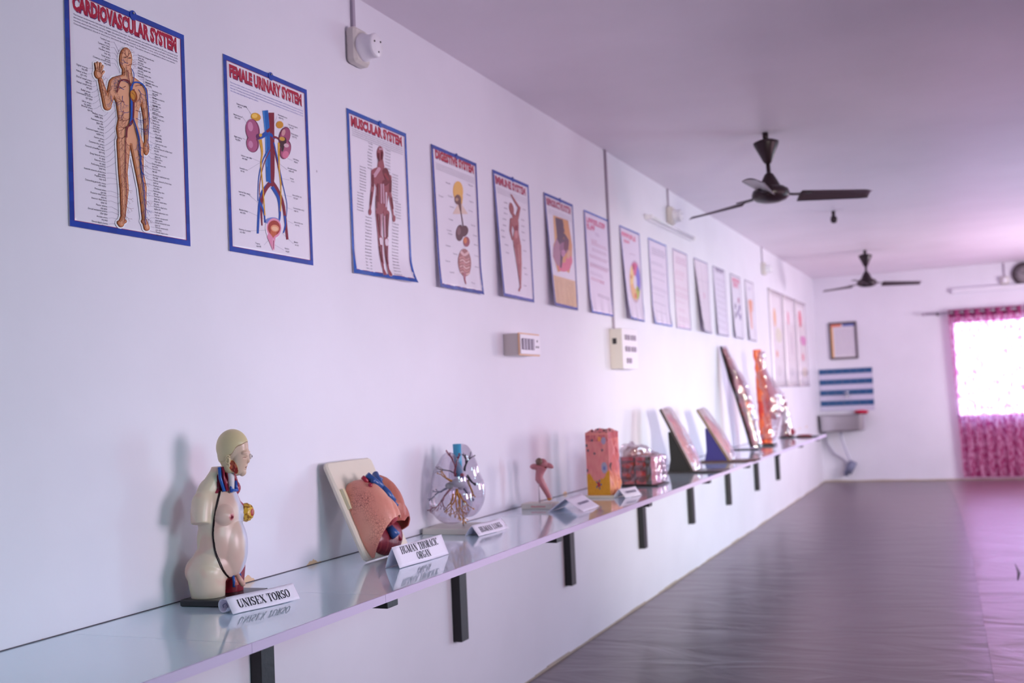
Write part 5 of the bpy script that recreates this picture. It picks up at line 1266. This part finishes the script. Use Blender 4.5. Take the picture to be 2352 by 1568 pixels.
btube('red_arteries', [([(-.06, .235, .085), (-.092, .275, .084), (-.104, .290, .082)], .008, (170, 34, 60)), ([(-.09, .25, .092), (-.106, .250, .100)], .008, (170, 34, 60)), ([(-.03, .24, .062), (-.045, .298, .058)], .006, (150, 34, 50)), ([(-.02, .22, .085), (.01, .17, .098)], .006, (180, 40, 60)), ([(.01, .08, .05), (.03, .03, .05)], .006, (140, 20, 44))])
btube('windpipe', [([(-.045, .22, .06), (-.045, .288, .06)], .012, (206, 204, 214))])
mb = MB(); mb.box(-.150, -.135, .20, .28, -.002, .012, (226, 218, 180)); mb.xform(lambda p: BF(p.x, p.y, p.z)+Vector((0, 0, bz))); mb.build('mounting_tab', PAINT, t)

# ------------------------------------------------------------------ 3 clear lungs
t = thing('clear_lung_model', 'transparent plastic lungs with coloured bronchial trees on a cream stand', 'anatomical model', (.125, 4.40, SZ), math.radians(2))
mb = MB(); mb.rbox(-.115, .115, -.14, .10, .0005, .026, .003, 'z'); mb.build('base_plate', mat('cream_base_board', (222, 216, 200), .4), t)
mb = MB(); mb.tube([(.03, -.02, .026), (.03, -.02, .15)], .0035, 8); mb.build('metal_rod', STEEL, t)
CLR = clear_mat('clear_plastic', (238, 234, 240), .10, .07, bump=(14, .35, .01))
def lobe(s_):
    mb = MB()
    if s_ < 0: mb.ell((-.006, -.070, .145), (.105, .062, .110), 24); mb.ell((-.012, -.064, .21), (.084, .056, .120), 24); mb.ell((-.012, -.056, .28), (.052, .042, .075), 20)
    else: mb.ell((.012, .074, .17), (.088, .056, .12), 24); mb.ell((.004, .068, .24), (.074, .052, .12), 24); mb.ell((.004, .062, .31), (.05, .042, .075), 20)
    return fuse(mb, 'lung_shell', .006, 10)
link('lung_shell', lobe(-1), CLR, t); link('lung_shell', lobe(1), CLR, t)
mb = MB(); mb.tube([(.005, .0, .385), (.008, 0, .24)], [.019, .017], 16, (70, 168, 206)); mb.build('blue_windpipe', PAINT, t)
OR, MA, NV, GB = (222, 156, 50), (150, 70, 90), (84, 92, 124), (60, 62, 70)
def tree(name, p, d, ln, r, col, depth, seed, par=None, spread=.55):
    rg = random.Random(seed); mb = MB()
    def rec(p, d, ln, r, k):
        q = p+d*ln; mid = (p+q)/2+Vector((rg.uniform(-1, 1), rg.uniform(-1, 1), rg.uniform(-1, 1)))*ln*.1
        mb.tube([p, mid, q], [r, r*.9, r*.75], 7, col)
        if k: 
            for _ in range(2 if k > 1 else 3):
                nd = (d+Vector((rg.uniform(-1, 1), rg.uniform(-1, 1), rg.uniform(-1, 1)))*spread).normalized(); rec(q, nd, ln*rg.uniform(.6, .85), r*.68, k-1)
    rec(Vector(p), Vector(d).normalized(), ln, r, depth)
    return mb.build(name, PAINT, par or t)
HB = (.02, -.045, .215)
tree('orange_bronchi', (.02, -.055, .19), (.35, -.15, -1), .045, .0060, OR, 5, 1)
tree('orange_bronchi', (.02, -.055, .19), (-.1, -.2, -1), .045, .0050, OR, 4, 12)
tree('orange_bronchi', (.0, -.06, .225), (-.9, -.1, .5), .030, .0055, OR, 3, 2)
tree('maroon_bronchi', (-.005, -.07, .19), (-.8, -.2, -.9), .040, .0050, MA, 4, 3)
tree('maroon_bronchi', (.012, -.045, .245), (.0, .1, 1), .038, .0060, (150, 60, 80), 4, 4, spread=.35)
tree('navy_bronchi', (-.02, -.07, .195), (-1, -.1, -.5), .034, .0055, NV, 3, 5)
tree('navy_bronchi', (.03, -.03, .20), (.8, .3, -1), .032, .0055, NV, 3, 6, spread=.4)
tree('navy_bronchi', (.01, .06, .26), (.2, .2, .9), .034, .006, GB, 3, 7, spread=.4)
tree('dark_bronchi', (.02, -.04, .255), (-.8, -.3, .4), .036, .003, GB, 3, 8)
tree('orange_bronchi', (.03, -.05, .17), (.6, -.1, -1), .036, .0045, OR, 4, 21)
tree('orange_bronchi', (.005, -.06, .17), (-.3, -.1, -1), .036, .0045, OR, 4, 22)
tree('maroon_bronchi', (-.03, -.075, .165), (-.6, -.1, -1), .036, .0045, MA, 4, 23)
tree('orange_bronchi', (.02, .07, .22), (.3, .1, -1), .030, .006, OR, 3, 9)
tree('dark_bronchi', (.02, .06, .24), (.6, .1, -.8), .028, .007, GB, 2, 10)
tree('maroon_bronchi', (.0, .05, .27), (-.4, .0, .9), .03, .004, MA, 3, 11)
mb = MB()
for p_, r_, c_ in (((.02, -.045, .215), (.030, .024, .020), (206, 214, 218)), ((-.01, -.065, .205), (.020, .014, .016), (150, 158, 156)), ((.03, -.03, .205), (.018, .016, .022), (196, 200, 210))): mb.ell(p_, r_, 14, c_)
mb.ell((.04, -.035, .25), (.010, .008, .008), 10, (190, 50, 80)); mb.ell((.038, -.035, .235), (.010, .009, .008), 10, (70, 90, 180)); mb.build('hilum', PAINT, t)

# ------------------------------------------------------------------ 4 small pink organ on a rod
t = thing('organ_model', 'small pink organ model on a thin rod and white block', 'anatomical model', (.150, 5.32, SZ), math.radians(0))
mb = MB(); mb.rbox(-.085, .085, -.055, .060, .0005, .030, .003, 'z'); mb.build('base_plate', mat('cream_base_board', (222, 216, 200), .4), t)
mb = MB(); rgl = random.Random(2)
for i in range(9):
    x = -.03+i*.009; mb.add([(x, -.0552, .012), (x+.006, -.0552, .012), (x+.006, -.0552, .017+rgl.uniform(0, .003)), (x, -.0552, .017)], [(0, 1, 2, 3)], (210, 60, 80))
mb.build('red_lettering', PAINT, t)
mb = MB(); mb.tube([(.0, -.01, .03), (.0, -.01, .16)], .0032, 8); mb.build('metal_rod', STEEL, t)
mb = MB(); mb.tube([(.045, .03, .040), (.038, .025, .065), (.018, .01, .115), (.0, -.002, .155), (.004, .0, .185), (.015, .005, .215)], [.013, .014, .018, .022, .022, .030], 16)
mb.ell((-.018, -.01, .218), (.028, .020, .016), 16); mb.ell((.045, .02, .222), (.034, .020, .014), 16, R=Matrix.Rotation(.4, 3, 'Y')); mb.ell((.020, .005, .235), (.028, .022, .024), 16)
me = fuse(mb, 'organ', .003, 5, lambda p, n: p+n*.0012*nz(p, 60), lambda p, n: (206, 130, 60) if p.z < .052 else mixc((200, 134, 138), (178, 106, 112), .5+.6*nz(p, 30)))
link('organ', me, PAINT, t)
mb = MB(); mb.ell((.010, -.018, .245), (.019, .016, .019), 16, (120, 96, 78)); mb.build('dark_bulb', PAINT, t)

# ------------------------------------------------------------------ 5 skin block
t = thing('skin_block_model', 'tall pink and yellow skin cross-section block with hairs on top', 'anatomical model', (.225, 5.86, SZ), math.radians(0))
mb = MB(); mb.rbox(-.015, .155, -.015, .215, .0005, .014, .003, 'z'); mb.build('base_plate', mat('cream_base_board', (222, 216, 200), .4), t)
SX, SY, SH = .135, .19, .365
def side(face):
    def fn(u, v):
        z = .014+(SH-.014)*v
        if face == 'y0': x, y, n = SX*u, 0, (0, -1, 0)
        elif face == 'x1': x, y, n = SX, SY*u, (1, 0, 0)
        elif face == 'y1': x, y, n = SX*(1-u), SY, (0, 1, 0)
        else: x, y, n = 0, SY*(1-u), (-1, 0, 0)
        a_ = .028 if face == 'x1' else .0025
        fade = min(1, 8*u, 8*(1-u)); d = a_*fade*(nz((x*14, y*34, z*9))+.6*nz((x*30, y*60, z*14)))
        d += (-.004*abs(math.sin(u*19)) if face == 'x1' else 0)*fade
        return (x+n[0]*d, y+n[1]*d, z)
    def cf(u, v):
        if face == 'x1':
            c = mixc((222, 128, 132), (238, 170, 120), sstep(.5, .05, v)+.4*nz((u*9, v*4, 1))); c = mixc(c, (190, 84, 100), sstep(.25, .5, nz((u*14, v*5, 7))))
            if v > .9: c = (206, 110, 120)
            for a_, b_, ra, rb, cc in ((.28, .42, .05, .09, (70, 60, 62)), (.24, .22, .035, .08, (150, 140, 170)), (.86, .56, .05, .07, (150, 150, 180)), (.36, .6, .05, .09, (196, 84, 50)), (.5, .12, .03, .06, (80, 60, 110)), (.75, .3, .06, .12, (200, 90, 80))):
                if ((u-a_)/ra)**2+((v-b_)/rb)**2 < 1: c = cc
        else:
            wob = .06*math.sin(u*7+1)+.03*math.sin(u*15)
            c = mixc((216, 120, 126), (228, 150, 140), .5+.6*nz((u*8, v*8, 3)))
            if v < .27+wob*.9+.04*(u > .6): c = mixc((224, 164, 34), (206, 140, 30), .5+.5*nz((u*20, v*20, 2)))
            if v > .86: c = mixc((190, 84, 100), (220, 140, 130), .5+nz((u*20, v*10, 4)))
            if v > .96: c = (226, 140, 130)
            if ((u-.78)/.13)**2+((v-.44)/.09)**2 < 1: c = (160, 156, 182)
            if ((u-.78)/.05)**2+((v-.43)/.035)**2 < 1: c = (110, 120, 180)
            dx, dy = (u-.5)/.13, (v-.17)/.08; rr = math.hypot(dx, dy); an = math.atan2(dy, dx)
            if rr < .75+.35*math.cos(an*5): c = (170, 40, 60) if rr < .6 else (90, 100, 130)
            for a_, b_ in ((.1, .72), (.38, .67), (.05, .8), (.3, .88), (.8, .84), (.02, .4), (.72, .72)):
                if ((u-a_)/.045)**2+((v-b_)/.022)**2 < 1: c = (84, 84, 96)
            if ((u-.8)/.1)**2+((v-.87)/.06)**2 < 1: c = (164, 150, 180)
            if ((u-.62)/.08)**2+((v-.9)/.04)**2 < 1: c = (232, 150, 80)
        return c
    return fn, cf
mb = MB()
for f_ in ('y0', 'x1', 'y1', 'x0'):
    a_, b_ = side(f_); mb.grid(a_, 44, 80, colfn=b_)
mb.grid(lambda u, v: (SX*u, SY*v, SH+.014*min(1, 5*u, 5*(1-u), 5*v, 5*(1-v))*(1+1.3*nz((u*4, v*4, 0)))), 20, 24, colfn=lambda u, v: (60, 50, 54) if nz((u*7, v*7, 5)) > .32 else mixc((226, 140, 132), (208, 110, 116), .5+nz((u*6, v*6, 1))))
mb.build('skin_section', PAINT_ROUGH, t)
mb = MB()
for x, y in ((.03, .03), (.07, .06), (.09, .1), (.11, .14), (.05, .12), (.1, .03), (.12, .08)): mb.tube([(x, y, SH-.002), (x+.006, y-.003, SH+.014)], [.0055, .004], 8, (30, 26, 30))
mb.build('hair', PAINT, t)
mb = MB(); mb.lathe([(.05, 0), (.048, .006), (.03, .007)], (.075, .095, SH+.004), 20, (232, 150, 146)); mb.build('skin_flap', PAINT, t)

# ------------------------------------------------------------------ 6 box model in a plastic bag
t = thing('bagged_box_model', 'dark red box-shaped organ model wrapped in a crumpled clear bag', 'anatomical model', (.20, 6.56, SZ), math.radians(0))
BX, BY, BH = .20, .27, .175
mb = MB(); mb.rbox(0, BX+.04, 0, BY, .0005, .008, .004, 'z', (28, 24, 26)); mb.build('base_plate', mat('black_base_board', (20, 20, 24), .35), t)
mb = MB()
def bcol(u, v):
    if u > .84: return (52, 56, 42)
    if u < .05 or v < .05 or abs(u-.47) < .03: return (50, 20, 26)
    if v > .88: return (176, 40, 56)
    return mixc((96, 20, 30), (186, 50, 40), sstep(-.1, .35, nz((u*5, v*7, 2))+.35*math.sin(v*20)))
mb.grid(lambda u, v: (.005+(BX-.01)*u, .006+.002*nz((u*9, v*9, 1)), .008+BH*v), 30, 24, colfn=bcol)
mb.grid(lambda u, v: (BX-.005+.003*nz((u*9, v*9, 4)), .006+(BY-.012)*u, .008+BH*v), 30, 24, colfn=lambda u, v: (52, 56, 42) if u < .06 else mixc((206, 120, 138), (236, 176, 190), .5+nz((u*5, v*5, 3))))
mb.grid(lambda u, v: (BX-.005-(BX-.01)*u, BY-.006, .008+BH*v), 4, 4, col=(60, 24, 30)); mb.grid(lambda u, v: (.005, BY-.006-(BY-.012)*u, .008+BH*v), 4, 4, col=(90, 24, 34))
mb.grid(lambda u, v: (.005+(BX-.01)*u, .006+(BY-.012)*v, .008+BH+.02*math.sin(math.pi*u)*math.sin(math.pi*v)), 12, 12, col=(176, 110, 110)); mb.build('organ_box', PAINT_ROUGH, t)
mb = MB(); mb.ell((.06, .10, BH+.025), (.06, .08, .045), 22); me = fuse(mb, 'organ_lump', .006, 4, lambda p, n: p+n*.022*nz(p, 22), lambda p, n: mixc((168, 128, 126), (196, 164, 162), .5+nz(p, 14))); link('organ_lump', me, PAINT_ROUGH, t)
BAG = clear_mat('crinkled_clear_bag', (238, 228, 234), .14, .10, bump=(15, .7, .02))
mb = MB(); mb.box(-.008, BX+.03, -.006, BY+.004, .010, BH+.012); mb.ell((.055, .09, BH+.03), (.07, .09, .058), 22); mb.tube([(.05, .08, BH+.055), (.20, .20, BH+.0)], [.045, .02], 12); mb.tube([(.03, .06, BH+.05), (.02, .22, BH+.01)], [.045, .03], 12)
me = fuse(mb, 'plastic_bag', .0075, 5, lambda p, n: p+n*((.006+.016*sstep(BH, BH+.04, p.z))*nz(p, 24)+.004*nz(p, 60)) if p.z > .02 else p); link('plastic_bag', me, BAG, t)

# ------------------------------------------------------------------ 7, 8 leaning board models on easel stands
def board_model(label, x, y, w, ln, lean, wedge, edge, base, relief, z0=.012, face=(226, 208, 204)):
    t = thing('leaning_board_model', label, 'anatomical model', (x, y, SZ), 0)
    c_, s_ = math.cos(lean), math.sin(lean)
    F = lambda u, v, n: Vector((-v*s_+n*c_, u, z0+v*c_+n*s_))
    mb = MB(); mb.rbox(-ln*s_-.02, .20, -.015, w+.03, .0005, z0, .004, 'z'); mb.build('base_plate', base, t)
    mb = MB(); mb.rbox(0, w, .002, ln, -.022, -.002, .006, 'z'); mb.xform(lambda p: F(*p)); mb.build('board', edge, t)
    mb = MB(); mb.grid(lambda a, b: F(w*a, .004+(ln-.008)*b, -.0015), 2, 2, face); mb.build('face_sheet', PAINT_ROUGH, t)
    mb = MB(); relief(mb); me = fuse(mb, 'relief', .005, 4, lambda p, n: p+n*.004*nz(p, 30), lambda p, n: relief_col(p)); 
    for v in me.vertices: v.co = F(*v.co)
    me.update(); link('relief', me, PAINT, t)
    # wedge-shaped support standing behind the board
    h = ln*c_*.62; bx = -h*math.tan(lean)
    V = []
    for yy in (.012, w-.012): V += [(-.026, yy, z0), (-ln*s_*.88, yy, z0), (-ln*s_*.80, yy, z0+h*.30), (bx-.045, yy, z0+h), (bx-.030, yy, z0+h)]
    mb = MB(); mb.add(V, [(0, 1, 2, 3, 4), (9, 8, 7, 6, 5)]+[(i, 5+i, 5+(i+1) % 5, (i+1) % 5) for i in range(5)]); mb.build('support', wedge, t)
    mb = MB(); mb.grid(lambda a, b: F(-.006+(w+.012)*a, ln*b, .050*math.sin(math.pi*min(1, max(0, a)))*(.4+.6*math.sin(math.pi*b)**.5)+.004+.008*nz((a*6, b*8, x))), 22, 30); mb.build('plastic_wrap', BAG, t)
    return t
relief_col = lambda p: mixc((222, 140, 156), (240, 200, 196), .5+.8*nz(p, 16))
def rel7(mb): mb.ell((.11, .20, .0), (.065, .17, .028), 20); mb.ell((.13, .33, .0), (.05, .09, .03), 16); mb.ell((.09, .42, .0), (.05, .04, .02), 14); mb.ell((.15, .10, .0), (.04, .08, .025), 14)
def rel8(mb): mb.ell((.10, .24, .0), (.07, .14, .03), 20); mb.ell((.12, .14, .0), (.05, .08, .035), 16); mb.ell((.07, .28, .0), (.05, .15, .014), 16)
board_model('first leaning board model with pink relief on a black support', .410, 7.62, .225, .50, math.radians(25.5), mat('black_cloth', (14, 12, 16), .7), mat('dark_board_edge', (60, 52, 50), .4), mat('dark_base', (46, 40, 42), .3), rel7)
board_model('second leaning board model with a navy blue support', .44, 8.72, .20, .485, math.radians(30), mat('navy_cloth', (30, 20, 96), .6), mat('brown_board_edge', (110, 90, 74), .45), mat('brown_base', (74, 50, 44), .3), rel8)

# ------------------------------------------------------------------ 9 tall slim leaning limb model
t = thing('limb_model', 'tall slim wrapped limb model leaning back against the wall', 'anatomical model', (.30, 10.42, SZ), 0)
th = math.radians(14.5); F9 = lambda u, v, n: Vector((-v*math.sin(th)+n*math.cos(th), u, .006+v*math.cos(th)+n*math.sin(th)))
mb = MB(); V = [(0, .02), (.0, .12), (.02, .55), (-.015, .70), (.01, .80), (.03, .95), (.06, 1.03), (.10, 1.03), (.13, .95), (.15, .8), (.15, .55), (.16, .12), (.15, .02)]
n_ = len(V); mb.add([F9(u, v, -.02) for u, v in V]+[F9(u, v, -.004) for u, v in V], [tuple(range(n_))[::-1], tuple(range(n_, 2*n_))]+[(i, (i+1) % n_, n_+(i+1) % n_, n_+i) for i in range(n_)], (40, 44, 44)); mb.build('backing_board', mat('black_base_board', (20, 20, 24), .35), t)
mb = MB(); mb.tube([(.075, .03, .02), (.08, .25, .03), (.08, .45, .04), (.08, .62, .035), (.08, .80, .02), (.08, 1.0, .01)], [.045, .05, .06, .05, .03, .02], 16); mb.ell((.08, .66, .03), (.06, .12, .05), 16)
me = fuse(mb, 'limb', .007, 5, lambda p, n: p+n*.006*nz(p, 20), lambda p, n: (236, 110, 84) if .33 < p.y < .45 and p.x > .03 else mixc((140, 96, 104), (196, 132, 144), .5+nz(p, 12)))
for v in me.vertices: v.co = F9(*v.co)
me.update(); link('limb', me, PAINT, t)
mb = MB(); mb.tube([F9(.078, .0, .02), F9(.08, .2, .035), F9(.08, .45, .045), F9(.08, .64, .045), F9(.08, .82, .03), F9(.08, 1.02, .012)], [.06, .066, .074, .075, .042, .026], 18)
link('plastic_wrap', fuse(mb, 'plastic_wrap', .009, 3, lambda p, n: p+n*.006*nz(p, 24)), BAG, t)
mb = MB(); mb.rbox(-.22, .05, -.01, .17, .0005, .008, .003, 'z'); mb.build('base_plate', mat('black_base_board', (20, 20, 24), .35), t)

# ------------------------------------------------------------------ 10 orange leg model
t = thing('leg_model', 'upright orange muscle leg model, partly wrapped in clear plastic', 'anatomical model', (.30, 11.15, SZ), 0)
mb = MB(); mb.rbox(-.09, .09, -.08, .10, .0005, .022, .004, 'z'); mb.build('base_plate', mat('dark_base', (46, 40, 42), .3), t)
mb = MB(); mb.tube([(0, 0, .02), (0, 0, .12), (-.005, 0, .3), (-.01, 0, .5), (-.02, 0, .62), (-.035, 0, .74), (-.04, 0, .84), (-.045, 0, .97)], [.062, .066, .062, .066, .056, .036, .034, .042], 20)
me = fuse(mb, 'muscle_column', .006, 4, lambda p, n: p+n*.008*nz(p, 16), lambda p, n: mixc((226, 104, 62), (196, 50, 40), sstep(.1, .4, nz((p.x*30, p.y*30, p.z*7)))+(.7 if .33 < p.z < .45 else 0)))
link('muscle_column', me, PAINT, t)
mb = MB(); mb.tube([(.0, .02, .88), (.01, .02, .72), (.05, .03, .58), (.09, .03, .48), (.10, .03, .36), (.07, .03, .27)], [.022, .028, .046, .066, .07, .05], 18); mb.ell((.09, .03, .42), (.06, .07, .13), 16)
me = fuse(mb, 'pink_organ', .006, 5, lambda p, n: p+n*.006*nz(p, 18), lambda p, n: mixc((222, 160, 176), (160, 100, 116), sstep(.40, .22, p.z)+.4*nz(p, 12))); link('pink_organ', me, PAINT, t)
mb = MB(); mb.tube([(-.02, .01, .95), (-.015, .01, .76), (.02, .02, .62), (.06, .03, .5), (.07, .03, .36), (.03, .02, .2), (.01, 0, .05)], [.05, .052, .09, .12, .115, .09, .078], 20)
link('plastic_wrap', fuse(mb, 'plastic_wrap', .009, 3, lambda p, n: p+n*(.012*nz(p, 14)+.005*nz(p, 40))), BAG, t)

# ------------------------------------------------------------------ 11 maroon model at the far end
t = thing('joint_model', 'dark maroon joint model on a flat black board at the far shelf end', 'anatomical model', (.345, 12.9, SZ), 0)
mb = MB(); mb.rbox(-.20, .23, -.10, .14, .0005, .010, .004, 'z'); mb.build('base_plate', mat('black_base_board', (20, 20, 24), .35), t)
mb = MB(); mb.tube([(-.13, 0, .01), (-.13, 0, .14), (-.12, 0, .25), (-.13, 0, .38), (-.155, 0, .50)], [.06, .05, .034, .036, .02], 16); mb.ell((-.08, 0, .06), (.06, .05, .05), 16)
me = fuse(mb, 'joint', .006, 4, lambda p, n: p+n*.008*nz(p, 20), lambda p, n: (214, 214, 220) if .17 < p.z < .32 and p.x > -.13 else mixc((116, 36, 56), (146, 54, 70), .5+nz(p, 14))); link('joint', me, PAINT, t)
mb = MB(); mb.ell((.08, .0, .018), (.09, .04, .012), 16, (140, 24, 34)); mb.build('loose_piece', PAINT, t)
mb = MB(); mb.tube([(-.13, 0, .012), (-.115, 0, .2), (-.14, 0, .52)], [.08, .055, .02], 16); link('plastic_wrap', fuse(mb, 'plastic_wrap', .009, 3, lambda p, n: p+n*.008*nz(p, 22)), BAG, t)
